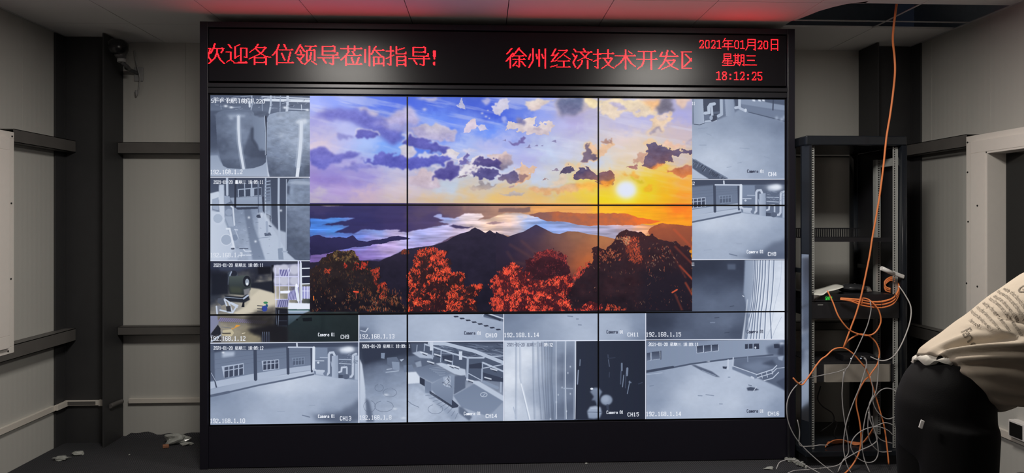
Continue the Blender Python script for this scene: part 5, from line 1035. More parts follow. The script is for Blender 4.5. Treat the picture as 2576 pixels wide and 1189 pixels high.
for r in range(3):
    for c in range(3):
        x0, x1, z1, z0 = vx[c] + .0006, vx[c + 1] - .0006, vz[r] - .0006, vz[r + 1] + .0006; cx = (x0 + x1) / 2
        d = thing('display_panel', names[r][c], 'screen', (cx, 4.26, z0), 'nine screens of the video wall'); b = .0042
        m = MB(); m.box(x0, x1, 4.19, 4.26, z0, z1)
        for q in ((x0, x1, z0, z0 + b), (x0, x1, z1 - b, z1), (x0, x0 + b, z0 + b, z1 - b), (x1 - b, x1, z0 + b, z1 - b)): m.box(q[0], q[1], WALL_Y, 4.19, q[2], q[3])
        m.build('bezel', M['bezel'], d)
        me = bpy.data.meshes.new('screen'); P = [(x0 + b, z0 + b), (x1 - b, z0 + b), (x1 - b, z1 - b), (x0 + b, z1 - b)]; o0 = origin(d)
        me.from_pydata([Vector((x, WALL_Y + .002, z)) - o0 for x, z in P], [], [(0, 1, 2, 3)]); uv = me.uv_layers.new(name='picture')
        for l, (x, z) in zip(uv.data, P): l.uv = ((x - WX0) / (WX1 - WX0), (z - WZ0) / (WZ1 - WZ0))
        me.materials.append(sm); so_ = bpy.data.objects.new('screen', me); COL.objects.link(so_); so_.parent = d

# red dot-matrix sign above the screens
sign = thing('led_sign', 'long black dot-matrix sign with glowing red Chinese text, date and time', 'sign', ((WX0 + WX1) / 2, 4.2, 2.39))
part('sign_mask', 'mask', sign, (WX0 - .002, WX1 + .002, 4.176, 4.22, 2.392, 2.716))
def dots(name, cells, x0, zc, px, pz, rows, clip=(-9, 9)):           # cells: (glyph dots, columns); every character is a part
    x = x0; s = px * .38; t = pz * .38; y = 4.1748
    for g, w in cells:
        m = MB()
        for a, b in sorted(g):
            X = x + (a + .5) * px; Z = zc + (rows / 2 - b - .5) * pz
            if clip[0] < X < clip[1]: m.face([(X - s, y, Z - t), (X + s, y, Z - t), (X + s, y, Z + t), (X - s, y, Z + t)])
        x += w * px; m.build(name, M['led'], sign)
PX, PZ = .00438, .00418
def big(s): return [(raster(S32[c]), 32 if c != '!' else 20) for c in s]
def small(s): return [(raster(CJK16[c], 1), 16) if c in CJK16 else (raster(DIGIT16[c], 1), 8) for c in s]
xa = on_y(566, 140, 4.175)[0]
dots('message_character', big('欢迎各位领导莅临指导!'), xa - 32 * PX, 2.561, PX, PZ, 32, (on_y(522, 140, 4.175)[0], 9))
xb = on_y(1270, 140, 4.175)[0]; PB = (on_y(1708, 140, 4.175)[0] - xb) / 8 / 32
dots('message_character', big('徐州经济技术开发区'), xb, 2.556, PB, PZ, 32, (-9, on_y(1740.5, 140, 4.175)[0]))
def line16(name, s, x0p, x1p, yp):
    n = sum(16 if c in CJK16 else 8 for c in s); a, b = on_y(x0p, yp, 4.175), on_y(x1p, yp, 4.175)
    dots(name, small(s), a[0], a[2], (b[0] - a[0]) / n, .00485, 16)
line16('date_character', '2021年01月20日', 1757, 1963, 110); line16('weekday_character', '星期三', 1815, 1904, 150); line16('time_character', '18:12:25', 1800, 1919, 189.5)

# ------------------------------------------------------------------ server rack
RX0, RX1, RY0, RY1, RZ = 2.005, 2.65, 4.04, 4.64, 2.06
rack = thing('server_rack', 'open black server rack standing right of the video wall', 'rack', ((RX0 + RX1) / 2, (RY0 + RY1) / 2, 0))
part('top_panel', 'rack', rack, (RX0, RX1, RY0, RY1, 2.0, RZ), bev=.008)
part('base_panel', 'rack', rack, (RX0, RX1, RY0 + .004, RY1, .06, .096), bev=.004)
part('plinth', 'unit', rack, (RX0 + .02, RX1 - .02, RY0 + .03, RY1 - .02, 0, .06))
def post(x0, x1, y0, y1, corner):
    r = .020; pts = []
    for (cx, cy, a) in ((x0 + r, y0 + r, 180), (x1 - .004, y0 + .004, 270), (x1 - .004, y1 - .004, 0), (x0 + .004, y1 - .004, 90)):
        rr = r if a == 180 and corner else .004; k = 8 if rr == r else 3
        cx = x0 + rr if a in (180, 90) else cx; cy = y0 + rr if a in (180, 270) else cy
        for i in range(k + 1):
            t = math.radians(a + 90 * i / k); pts.append((cx + rr * math.cos(t), cy + rr * math.sin(t)))
    m = MB(); A = [m.v((x, y, .096)) for x, y in pts]; B = [m.v((x, y, 2.0)) for x, y in pts]
    for i in range(len(A)): m.bm.faces.new((A[i], A[(i + 1) % len(A)], B[(i + 1) % len(A)], B[i])).smooth = True
    m.bm.faces.new(A[::-1]); m.bm.faces.new(B); return m.build('corner_post', M['rack'], rack)
m = MB(); m.prism([(RX0, RY0 + .075), (RX0, RY0 + .058), (RX0 + .022, RY0 + .008), (RX0 + .026, RY0 + .002), (RX0 + .036, RY0 + .002), (RX0 + .036, RY0 + .075)], 'z', .096, 2.0); m.build('corner_post', M['rack'], rack); post(RX1 - .034, RX1, RY0, RY0 + .06, False); post(RX0, RX0 + .034, RY1 - .06, RY1, False); post(RX1 - .034, RX1, RY1 - .06, RY1, False)
m = MB(); m.prism([(RX0 - .001, RY0 + .058), (RX0 + .021, RY0 + .010), (RX0 + .023, RY0 + .012), (RX0 + .001, RY0 + .059)], 'z', .28, 1.32); m.build('post_glint_strip', M['glint'], rack)  # added mirror strip, cut to where the post shows a bright reflection
def rail(x0, x1, y, left, z0=.10, z1=1.995):
    m = MB(); w = x1 - x0; h0 = x0 + w * (.52 if left else .22); h1 = h0 + .0095; U = .04445 / 3; n = int((z1 - z0) / U); t = .003
    m.box(x0, h0, y, y + t, z0, z1); m.box(h1, x1, y, y + t, z0, z1)
    for k in range(n + 1):
        a = z0 + k * U; m.box(h0, h1, y, y + t, a, min(a + U * .38, z1))
    m.box(*((x0, x0 + .003) if left else (x1 - .003, x1)), y + t, y + .03, z0, z1)
    return m.build('mounting_rail', M['zinc'], rack)
fl0, fl1 = on_y(2037, 600, 4.075)[0], on_y(2048.5, 600, 4.075)[0]; fr0, fr1 = on_y(2246, 600, 4.075)[0], on_y(2259, 600, 4.075)[0]
rail(fl0, fl1, 4.075, True); rail(fr0, fr1, 4.075, False); rail(fr0 - .005, fr1 - .005, 4.25, True, .13, 1.93); rail(fl0, fl1, 4.5, False)
for z in (1.88, 1.0): part('rail_bracket', 'zinc', rack, (fr1 - .004, fr1 + .022, 4.078, 4.3, z, z + .05), (fr1 + .018, fr1 + .024, 4.05, 4.12, z - .004, z + .06))
part('side_brace', 'rack', rack, (RX0 + .004, RX0 + .02, RY0 + .06, RY1 - .06, 1.2, 1.23), (RX0 + .004, RX0 + .012, RY0 + .16, RY0 + .20, .097, 2.0))
part('side_brace', 'rack', rack, (RX1 - .02, RX1 - .004, RY0 + .06, RY1 - .06, 1.2, 1.23))
m = MB(); sx0, sx1 = fl1 - .002, fr0 + .002
m.box(sx0, sx1, 4.085, 4.45, 1.418, 1.421); m.box(sx0, sx1, 4.082, 4.086, 1.398, 1.424)
for k in range(34): m.box(sx0 + .05 + k * .0128, sx0 + .056 + k * .0128, 4.44, 4.446, 1.421, 1.475)
m.box(sx0, sx1, 4.44, 4.446, 1.475, 1.482); m.build('rack_shelf', M['unit'], rack)
m = MB(); m.box(sx0, sx1, 4.085, 4.45, .634, .638); m.box(sx0, sx1, 4.081, 4.086, .622, .646); m.build('rack_shelf', M['unit'], rack)

part('side_panel', 'unit', rack, (RX1 - .006, RX1 - .001, RY0 + .062, RY1 - .062, .097, 1.999), bev=0)
# units in the rack
ux0, ux1 = fl0 + .002, fr1 - .002
u1 = thing('network_recorder', 'flat black rack unit with green digits on its front', 'recorder', ((ux0 + ux1) / 2, 4.2, 1.026))
part('housing', 'unit', u1, (sx0 + .004, sx1 - .004, 4.09, 4.42, 1.027, 1.068)); part('front_plate', 'unit', u1, (ux0, ux1, 4.062, 4.0748, 1.027, 1.069))
m = MB(); a = on_y(2077, 749, 4.061); q = .0021
for ci, rows in enumerate(('####|#...|####|...#|####', '#..#|##.#|#.##|#..#|#..#', '####|.#..|.#..|.#..|.#..', '####|#..#|####|#.#.|#..#')):
    for j, row in enumerate(rows.split('|')):
        for i, c in enumerate(row):
            if c == '#': m.box(a[0] + ci * 5.2 * q + i * q, a[0] + ci * 5.2 * q + i * q + q * .85, 4.0604, 4.0622, a[2] + .008 - j * .0042 - .0035, a[2] + .008 - j * .0042)
m.build('green_digits', M['green_led'], u1)
u2 = thing('power_supply_unit', 'bulky black rack unit under the one with green digits', 'power supply', ((ux0 + ux1) / 2, 4.2, .918))
part('housing', 'unit', u2, (sx0 + .004, sx1 - .004, 4.09, 4.5, .919, 1.023)); part('front_plate', 'unit', u2, (ux0, ux1, 4.058, 4.0748, .919, 1.024), bev=.003)
a = on_y(2057, 766.5, 4.057); part('badge', 'zinc', u2, (a[0], a[0] + .034, 4.0565, 4.0585, a[2] - .002, a[2] + .002), bev=0)
part('cable_clip', 'beige', u2, (sx0 + .02, sx0 + .42, 4.12, 4.16, .908, .919), bev=.001)
u3 = thing('rack_front_unit', 'beige metal fronted rack unit below the lower shelf', 'rack unit', (2.3, 4.2, .525))
p0, p1 = on_y(2075, 938, 4.07), on_y(2243, 938, 4.07); z1, z0 = on_y(2150, 916.5, 4.07)[2], on_y(2150, 960, 4.07)[2]
m = MB(); m.prism([(p0[0] - .004, 4.082), (p0[0] + .006, 4.068), (p1[0] - .014, 4.068), (p1[0], 4.080), (p1[0], 4.34), (p0[0] - .004, 4.34)], 'z', z0, z1); m.build('housing', M['beige'], u3)
part('mounting_ear', 'beige', u3, (fl1 - .004, fl1 + .012, 4.068, 4.0745, z0 - .004, z1 + .004)); part('mounting_ear', 'unit', u3, (fl1 + .0125, p0[0] - .002, 4.076, 4.1, z0, z1 + .004))
part('mounting_ear', 'unit', u3, (p1[0] + .001, fr0 + .004, 4.07, 4.0745, z0 - .002, z1 + .002))
ms = thing('media_converter', 'small dark box with two status lights on the lower rack shelf', 'converter', (2.28, 4.16, .638))
a, b = on_y(2122, 895, 4.12), on_y(2203, 895, 4.12); part('housing', 'unit', ms, (a[0], b[0], 4.12, 4.22, .6385, .676))
for x in (2141, 2166):
    c = on_y(x, 893.5, 4.119); m = MB(); m.ball((c[0], 4.1195, .657), .003, n=8, m=6); m.build('status_light', M['blue_led'], ms)

# things left in the rack
def sheet(name, pts, mt, label, cat, th=.0012):      # a curled sheet: rows of world points
    m = MB(); n = len(pts[0]); V = [[m.v(p) for p in r] for r in pts]; W = [[m.v((p[0], p[1], p[2] - th)) for p in r] for r in pts]
    for i in range(len(pts) - 1):
        for j in range(n - 1):
            m.bm.faces.new((V[i][j], V[i][j + 1], V[i + 1][j + 1], V[i + 1][j])).smooth = True; m.bm.faces.new((W[i][j], W[i + 1][j], W[i + 1][j + 1], W[i][j + 1])).smooth = True
    R = len(pts) - 1
    for j in range(n - 1): m.bm.faces.new((V[0][j], W[0][j], W[0][j + 1], V[0][j + 1])); m.bm.faces.new((V[R][j], V[R][j + 1], W[R][j + 1], W[R][j]))
    for i in range(R): m.bm.faces.new((V[i][0], V[i + 1][0], W[i + 1][0], W[i][0])); m.bm.faces.new((V[i][n - 1], W[i][n - 1], W[i + 1][n - 1], V[i + 1][n - 1]))
    return tag(m.build(name, M[mt]), label, cat)
def lerp(a, b, t): return [u + (v - u) * t for u, v in zip(a, b)]
front = [on_y(2047, 740, 4.04), on_y(2068, 742, 4.04), on_y(2082, 733, 4.05), on_y(2100, 729, 4.06), on_y(2122, 722, 4.07)]
back = [on_y(2048, 728, 4.25), on_y(2066, 724, 4.25), on_y(2082, 719, 4.25), on_y(2102, 714, 4.25), on_y(2121, 717, 4.25)]
sheet('paper_sheet', [spline([lerp(f, b, t) for f, b in zip(front, back)], 4) for t in (0, .25, .5, .75, 1)], 'paper', 'white curled paper lying on top of the unit with green digits', 'paper')
fl = [on_y(2047, 742, 4.03), on_y(2056, 743, 4.03), on_y(2064, 744, 4.03)]; lo = [on_y(2047, 757, 4.045), on_y(2055, 752, 4.045), on_y(2061, 746, 4.04)]
sheet('paper_flap', [fl, [lerp(a, b, .5) for a, b in zip(fl, lo)], lo], 'paper_grey', 'grey paper corner hanging over the unit below the white paper', 'paper')
front = [on_y(2163, 733, 4.2), on_y(2180, 733, 4.2), on_y(2194, 732, 4.2)]; back = [on_y(2168, 722, 4.3), on_y(2180, 719, 4.3), on_y(2187, 719, 4.3)]
sheet('card_sheet', [front, [lerp(a, b, .5) for a, b in zip(front, back)], back], 'paper_grey', 'grey card lying behind the orange cable coil in the rack', 'card')
m = MB(); c = on_y(2143, 738, 4.22); m.ball((c[0], 4.22, 1.092), .09, .07, .026, 22, 12); rr = random.Random(4)
for v in m.bm.verts: v.co += Vector((rr.uniform(-.006, .006), rr.uniform(-.006, .006), rr.uniform(-.004, .006)))
tag(m.build('plastic_bag', M['cloth_dark']), 'dark crumpled plastic bag lying on the rack unit behind the orange coil', 'bag')
tube = thing('white_tube', 'white plastic tube fixed at a slant to the right rack rail', 'tube', on_y(2245, 684, 4.03))
A, B, C_ = on_y(2217, 674, 4.02), on_y(2248, 688, 4.03), on_y(2272, 694, 4.04)
MB().cyl(A, B, .0135, 20).build('tube_body', M['white'], tube); m = MB(); m.obox(lerp(B, C_, .45), [v * .5 for v in (Vector(C_) - Vector(on_y(2243, 683, 4.03)))], (0, .010, 0), (.003, 0, .0115), .005); m.build('tube_cap', M['white'], tube)

# cables: each one by itself, traced along its run in front of the rack
def cable(name, pts, r, mt, label, cat='cable', y=3.98, sub=5, n=8):
    P = []
    for q in pts:
        p = on_y(q[0], q[1], q[2] if len(q) > 2 else y)
        P.append((p[0], p[1], max(p[2], (r if not callable(r) else .008) + .001)))
    return tag(MB().tube(P, r, n, True, sub).build(name, M[mt]), label, cat)
def k3(*pts, y=3.98): return [(1960 + p[0] / 4.115, 900 + p[1] / 4.115, p[2] if len(p) > 2 else y) for p in pts]
def k2(*pts, y=3.98): return [(1980 + p[0] / 4.246, 640 + p[1] / 4.246, p[2] if len(p) > 2 else y) for p in pts]
top = on_z(2256, 4, 2.85); 
cable('fibre_cable', [(2259, -8, 3.84), (2256, 8, 3.84), (2249, 60, 3.86), (2246, 100, 3.88), (2250, 140, 3.9), (2251.5, 180, 3.9), (2247, 230, 3.92), (2239, 290, 3.93), (2230, 345, 3.94), (2222, 420, 3.95), (2213, 490, 3.96), (2204, 545, 3.97), (2194, 600), (2188, 640), (2178, 690), (2166, 745), (2153, 790), (2138, 830), (2122, 873)], lambda t: .0066 - .0018 * t, 'orange', 'long orange cable hanging from the open ceiling down across the rack')
cable('fibre_cable', k2((430, 385, 4.02), (490, 510, 4.0), (550, 660), (650, 790), (740, 840), (850, 864), (940, 832), (1000, 725), (985, 610), (930, 530), (860, 475, 3.99), (780, 463, 4.0), y=3.975), .0045, 'orange', 'orange cable looping from under the white paper back to the coil')
cable('fibre_cable', [(2121, 875, 3.985)] + k2((650, 920), (740, 862), (800, 850), (880, 872), (950, 940), (985, 1030), (980, 1100), (960, 1180), y=3.99) + k3((940, 180), (955, 250), (1000, 400), (1050, 570), (1090, 720), (1120, 950, 3.97), (1135, 1100, 3.96), y=3.985), .0045, 'orange', 'orange cable arching over and dangling free by the black trousers')
cable('fibre_cable', k3((145, 205, 3.93), (185, 250, 3.93), (240, 275, 3.94), (300, 200, 3.96), (420, 30, 3.97)) + k2((420, 1080), (500, 1010), (600, 996), (690, 1045), (760, 1120), (815, 1185), y=3.98) + k3((890, 100), (945, 200), y=3.99), .0045, 'orange', 'orange cable bowing out left over the rack post')
cable('fibre_cable', k3((940, 185, 4.01), (880, 240, 4.0), (812, 370), (798, 480), (830, 640), (848, 800), (832, 960), (770, 1090, 3.96), (690, 1185, 3.93), (640, 1230, 3.9)), .0044, 'orange', 'orange cable dropping from the beige unit to the floor')
G = [
 (k3((880, 0), (905, 50), (882, 150), (830, 310), (780, 430), (720, 590), (690, 700), (670, 830), (668, 950), (700, 1100, 3.95), (745, 1200, 3.93), y=3.97), 'grey cable crossing the beige unit and falling to the floor in front of the rack'),
 (k3((668, 140), (655, 300), (652, 400), (665, 560), (690, 720), (715, 880), (715, 985), (660, 1060, 3.97), (608, 1200, 3.95), y=3.99), 'grey cable hanging straight down left of centre in the rack'),
 (k3((690, 110, 4.03), (600, 145, 4.02), (410, 185, 4.0), (300, 212, 3.97), (200, 265, 3.94), (120, 360, 3.92), (80, 480, 3.9), (90, 640, 3.9), (150, 790, 3.9), (250, 920, 3.9), (400, 1060, 3.88), (575, 1200, 3.85)), 'grey cable bulging out left past the rack post to the video wall'),
 (k3((190, 640, 4.0), (212, 760, 4.0), (213, 900, 4.0), (330, 912, 4.01), (420, 900, 4.02), (505, 903, 4.05)), 'thin grey cable bent round the lower left rack post into the coil'),
 (k3((-30, 1150, 3.88), (0, 1085, 3.92), (50, 1060, 3.93), (100, 1050, 3.94), (180, 1060, 3.93), (300, 1125, 3.9), (425, 1195, 3.86)), 'grey cable arching on the floor in front of the video wall corner'),
 (k3((90, 1192, 3.86), (160, 1165, 3.88), (330, 1150, 3.9), (590, 1115, 3.92), (690, 1040, 3.94), (830, 960, 3.95), (950, 905, 3.96), (1012, 850, 3.97), (1000, 780, 3.97), (950, 660), (937, 580), (932, 480), (967, 390), (966, 290), (945, 190)), 'grey cable running from the floor up into the middle of the rack'),
 (k3((1030, 0), (1025, 150), (1005, 330), (960, 430), (905, 560), (870, 740), (858, 880), (880, 1040, 3.96), (940, 1200, 3.93), y=3.965), 'grey cable hanging down the middle of the rack to the floor'),
 (k3((1180, 800), (1120, 745), (1010, 710), (880, 740), (785, 810), (742, 900), (762, 970), (820, 1040), (900, 1078), (980, 1068), (1022, 1000), (1020, 900), (990, 760), (940, 640), (925, 560), y=3.955), 'grey cable making a wide round loop low in the rack'),
 (k3((1215, 350, 3.96), (1180, 325), (1110, 313), (1050, 335), (1000, 390), (970, 440), (1000, 530), (1060, 600), (1130, 630), (1225, 600), y=3.975), 'grey cable curling out twice behind the black trousers'),
 (k3((1200, 715), (1160, 685), (1090, 670), (1010, 700), (960, 715, 3.99), y=3.97), 'short grey cable bow beside the person low in the rack'),
 (k3((930, 540), (918, 700), (930, 830), (970, 910), (1050, 970), (1165, 965), y=3.985), 'grey cable sagging to the lower right of the rack'),
 (k3((960, 600), (985, 740), (1005, 790), (1060, 850), (1180, 885), y=3.99), 'grey cable branching right above the sagging one'),
 (k2((880, 480, 3.99), (893, 530), (895, 600), (860, 750), (800, 890), (740, 1020), (690, 1110), (660, 1185), y=3.97) + k3((690, 120), (668, 200, 3.99), (660, 260, 4.0), y=3.975), 'grey cable running from the orange coil down past the small box'),
 (k2((790, 1085, 4.1), (830, 1100, 4.06), (848, 1140, 4.03), (850, 1200, 4.02), (830, 1260, 4.02)), 'short grey cable plugged into the small box with two lights'),
]
for pts, lab in G: cable('network_cable', pts, .0030, 'grey_cable', lab)
cable('network_cable', k2((1195, 335, 4.03), (1260, 430, 4.02), (1322, 560, 4.01), (1312, 720, 4.0), (1240, 920, 4.0), (1160, 1060, 4.02), (1080, 1120, 4.05), (990, 1130, 4.08), (890, 1090, 4.11)), .0036, 'white_cable', 'pale cable bowing right from the white tube to the small box')
for i, (pts, lab) in enumerate((([(560, 640), (600, 680), (570, 790), (640, 840), (700, 780), (720, 700)], 'black cable tangle hanging below the beige unit, right one'), ([(430, 290), (400, 420), (450, 500), (550, 570), (560, 660), (430, 760)], 'black cable hanging on the left below the beige unit'))):
    cable('power_cable', k3(*pts, y=4.3), .004, 'black_cable', lab)
# tied coil of orange fibre on the rail, and the loose coil on the rack floor
coil = thing('fibre_coil', 'tied coil of orange cable looped over the right rack rail', 'cable coil', on_y(2190, 762, 4.02)); m = MB(); rr = random.Random(8)
for k in range(9):
    a, b = (k % 3 - 1) * .010, (k // 3 - 1) * .018; s = 1 + .25 * (k // 3 - 1)
    P = [on_y(2114, 751, 4.03), on_y(2140, 752 + 2 * s, 4.01), on_y(2165, 757 + 3 * s, 4.0), on_y(2192, 763 + 2 * s, 3.995), on_y(2220, 765, 3.998), on_y(2246, 756, 4.01), on_y(2259, 738, 4.03), on_y(2261, 722, 4.06), on_y(2254, 706, 4.13), on_y(2240, 697 + 4 * s, 4.2), on_y(2226, 706 + 6 * s, 4.22), on_y(2228, 722 + 3 * s, 4.2), on_y(2240, 730, 4.16)]
    w = [.15, .5, .9, 1, 1, 1, .9, .7, .6, .7, .8, .8, .6]
    m.tube([(p[0] + a * .2, p[1] + a * w_ * .5, p[2] + b * w_ + rr.uniform(-.002, .002)) for p, w_ in zip(P, w)], .0044, 7, True, 5)
m.build('fibre_strands', M['orange'], coil)
for x, y, h, mt in ((2166, 757, .024, 'orange'), (2215, 764.5, .023, 'black_cable'), (2251, 748, .022, 'black_cable')):
    c = on_y(x, y, 4.0); m = MB(); m.tube([(c[0] + .001 * math.cos(t), c[1] + .014 * math.cos(t), c[2] + h * math.sin(t)) for t in [i * .5236 for i in range(13)]], .0035 if mt == 'orange' else .0018, 6, True, 1); m.build('cable_tie', M[mt], coil)
c2 = thing('fibre_coil', 'loose coil of dull orange cable lying on the rack floor', 'cable coil', on_y(2120, 1128, 4.12)); m = MB()
for k in range(13):
    u = k / 12
    P = [(2076 + 5 * u, 1132 - 8 * u, 4.10), (2081 + 4 * u, 1117 - 6 * u, 4.11), (2098 + 3 * u, 1107 + 9 * u, 4.13), (2120, 1106 + 12 * u, 4.15), (2138, 1113 + 12 * u, 4.15), (2150, 1124 + 6 * u, 4.14), (2168, 1114 + 3 * u, 4.13), (2184, 1096 + 5 * u, 4.16), (2196, 1076 + 6 * u, 4.22)]
    m.tube([(lambda p: (p[0], p[1], max(p[2], .101)))(on_y(x, y, Y + .05 * u)) for x, y, Y in P], .0036, 6, True, 5)
m.build('fibre_strands', M['orange_far'], c2)

# ------------------------------------------------------------------ surveillance camera in the upper left corner
cc = thing('surveillance_camera', 'dark dome surveillance camera on a bracket high in the left back corner', 'camera', (-2.45, 4.84, 2.585))
h = on_y(297, 122, 4.58); n_ = on_y(306, 152, 4.60); w_ = on_y(352, 187, 4.838)
m = MB(); m.loft([[(h[0] + r * math.cos(6.28318 * i / 22), h[1] + r * math.sin(6.28318 * i / 22), z) for i in range(22)] for z, r in ((h[2] + .062, .012), (h[2] + .055, .045), (h[2] + .035, .062), (h[2] - .005, .063), (h[2] - .03, .055), (h[2] - .045, .03))]); m.build('dome', M['cctv_dark'], cc)
m = MB(); m.loft([[(lerp(h, n_, t)[0] + r * math.cos(6.28318 * i / 18), lerp(h, n_, t)[1] + r * math.sin(6.28318 * i / 18), lerp(h, n_, t)[2]) for i in range(18)] for t, r in ((.42, .042), (.7, .034), (.86, .026))]); m.build('dome_base', M['cctv'], cc)
m = MB(); m.cyl((n_[0], n_[1], n_[2] + .012), (n_[0], n_[1], n_[2] - .012), .027, 18); m.build('collar', M['cctv_white'], cc)
m = MB(); m.tube([(n_[0], n_[1], n_[2] - .01), (n_[0] + .02, n_[1] + .05, n_[2] - .04), (w_[0] - .04, w_[1] - .1, w_[2] + .02), (w_[0] - .01, w_[1] - .012, w_[2] + .005)], .013, 10); m.build('bracket_arm', M['cctv'], cc)
m = MB(); m.box(w_[0] - .035, w_[0] + .025, 4.826, 4.84, w_[2] - .05, w_[2] + .05, .004); m.build('wall_plate', M['cctv_white'], cc)
cable('camera_cable', [(337, 128, 4.83), (341, 150, 4.82), (347, 175, 4.80), (352, 195, 4.80), (350, 220, 4.81), (345, 240, 4.82)], .004, 'cctv_white', 'thin pale cable dangling beside the surveillance camera')
m = MB(); a = on_y(343, 238, 4.81); m.cyl((a[0], a[1], a[2] + .03), (a[0], a[1], a[2] - .012), .009, 10, .005); tag(m.build('cable_plug', M['cctv_white']), 'pale plug at the end of the cable under the surveillance camera', 'plug')

# ------------------------------------------------------------------ litter on the carpet
def crumple(name, px, py, sx, sy, sz, mt, label, seed, cat='litter', amp=.35, n=16, mm=10):
    p = on_z(px, py, 0); r = random.Random(seed); m = MB(); m.ball((0, 0, 0), 1, 1, 1, n, mm); hs = [[r.uniform(-1, 1) for _ in range(3)] + [r.uniform(2, 7), r.uniform(0, 6)] for _ in range(12)]
    for v in m.bm.verts:
        d = Vector(v.co); k = 1 + amp * sum(math.sin((d.x * a + d.y * b + d.z * c) * f + ph) for a, b, c, f, ph in hs) / 4
        d *= k; v.co = (p[0] + d.x * sx, p[1] + d.y * sy, max(.002, sz * .55 + d.z * sz * .7))
    for f in m.bm.faces: f.smooth = False
    return tag(m.build(name, M[mt]), label, cat)
crumple('plastic_wrap', 446, 1114, .075, .05, .05, 'bag', 'crumpled clear plastic wrap on carpet beside the left foot of video wall', 1)
crumple('plastic_scrap', 471, 1118, .035, .02, .016, 'bag', 'flat clear film scrap right of the crumpled plastic wrap', 2, amp=.6)
m = MB(); q = on_z(417, 1126, 0); m.obox((q[0], q[1], .012), (.018, .006, 0), (-.006, .012, 0), (0, 0, .010), .003); tag(m.build('orange_scrap', M['brick']), 'small reddish scrap on carpet left of the crumpled plastic wrap', 'litter')
crumple('plastic_scrap', 154, 1156, .045, .03, .02, 'bag', 'larger clear plastic scrap on carpet by the left wall', 3)
crumple('plastic_scrap', 199, 1143, .034, .024, .018, 'bag', 'smaller clear plastic scrap on carpet in front of the left column', 4)
crumple('plastic_scrap', 325, 1144, .007, .006, .005, 'bag', 'tiny pale speck on carpet between column and video wall', 5, n=8, mm=6)
crumple('plastic_scrap', 1475, 1166, .009, .007, .006, 'bag', 'tiny pale scrap on carpet before the middle of the video wall', 6, n=8, mm=6)
crumple('plastic_scrap', 1935, 1180, .024, .012, .010, 'bag', 'small clear scrap on carpet left of the arching grey cable', 9, amp=.6)
m = MB(); rr = random.Random(5)
for i in range(16):
    t = i / 15; q = on_z(1980 + 46 * t + rr.uniform(-3, 3), 1156 + 22 * t + rr.uniform(-3, 3), 0); m.obox((q[0], q[1], rr.uniform(.006, .016)), (.014 * rr.uniform(.4, 1), .006, rr.uniform(-.004, .004)), (-.004, .009 * rr.uniform(.4, 1), 0), (0, 0, .004 + .002 * rr.random()))
tag(m.build('plastic_wrap', M['bag']), 'strip of shiny clear plastic on the floor at the right foot of video wall', 'litter')
# ------------------------------------------------------------------ the person bending over at the right
PX_, PY_ = 1.475, 2.09
per = thing('person', 'person in cream printed sweatshirt and black trousers bending forward beside the rack', 'person', (PX_, PY_, 0))
def L(x, y, z): return Vector((PX_ + x, PY_ + y, z))
def ring(c, u, v, ru, rv, n=28, e=2.0):
    out = []
    for i in range(n):
        a = 6.28318 * i / n; ca, sa = math.cos(a), math.sin(a)
        out.append(c + u * (math.copysign(abs(ca) ** (2 / e), ca) * ru) + v * (math.copysign(abs(sa) ** (2 / e), sa) * rv))
    return out
def limb(m, pts, radii, n=18): m.tube(pts, (lambda t, r=radii: r[min(int(t * (len(r) - 1)), len(r) - 2)] + (r[min(int(t * (len(r) - 1)), len(r) - 2) + 1] - r[min(int(t * (len(r) - 1)), len(r) - 2)]) * (t * (len(r) - 1) - min(int(t * (len(r) - 1)), len(r) - 2))), n, True, 5)
def melt(o, voxel, smooth):                       # union of the overlapping limbs into one continuous skin
    r = o.modifiers.new('r', 'REMESH'); r.mode = 'VOXEL'; r.voxel_size = voxel; r.use_smooth_shade = True
    s = o.modifiers.new('s', 'SMOOTH'); s.factor = .5; s.iterations = smooth
    dg = bpy.context.evaluated_depsgraph_get(); dg.update(); me = bpy.data.meshes.new_from_object(o.evaluated_get(dg)); me.name = o.name
    mt = o.data.materials[0]; o.modifiers.clear(); old = o.data; o.data = me; bpy.data.meshes.remove(old)
    if not me.materials: me.materials.append(mt)
    for p in me.polygons: p.use_smooth = True
    return o
Xa, Ya, Za = Vector((1, 0, 0)), Vector((0, 1, 0)), Vector((0, 0, 1))
# spine leans forward (+x); shoulders and head lie beyond the picture's right edge
hip = L(.02, 0, .98); chest = L(.33, .01, 1.205); neck = L(.53, .02, 1.40); sd = (chest - hip).normalized(); nd = Vector((-sd.z, 0, sd.x))   # nd: out of the back
sho = {-1: L(.49, -.17, 1.26), 1: L(.50, .19, 1.22)}; elb = {-1: L(.62, -.20, 1.02), 1: L(.66, .24, 1.0)}; wri = {-1: L(.80, -.14, .88), 1: L(.82, .18, .86)}
m = MB()
m.loft([ring(hip + sd * s, nd, Ya, a, b) for s, a, b in ((-.05, .06, .09), (-.02, .08, .11), (.08, .085, .115), (.2, .095, .13), (.32, .105, .15), (.42, .09, .16), (.5, .07, .13), (.54, .05, .07))])
limb(m, [neck - sd * .06, neck, L(.60, .02, 1.46)], [.062, .055, .056])
hc = L(.66, .02, 1.51); hu = Vector((.62, 0, .78)).normalized(); hf = Vector((.78, 0, -.62)).normalized()        # head: crown direction and face direction
m.loft([ring(hc + hu * s + hf * f, hf, Ya, a, b, 24) for s, f, a, b in ((-.125, .035, .03, .025), (-.11, .03, .055, .045), (-.07, .015, .082, .062), (-.02, .0, .094, .072), (.03, -.005, .098, .076), (.075, -.01, .085, .068), (.105, -.012, .055, .045), (.118, -.012, .02, .018))])
m.ball(hc + hf * .100 - hu * .025, .016, .013, .02, 10, 7)                                                      # nose
for s in (-1, 1): m.ball(hc + Ya * (s * .076) - hu * .015, .02, .011, .03, 10, 7)                               # ears
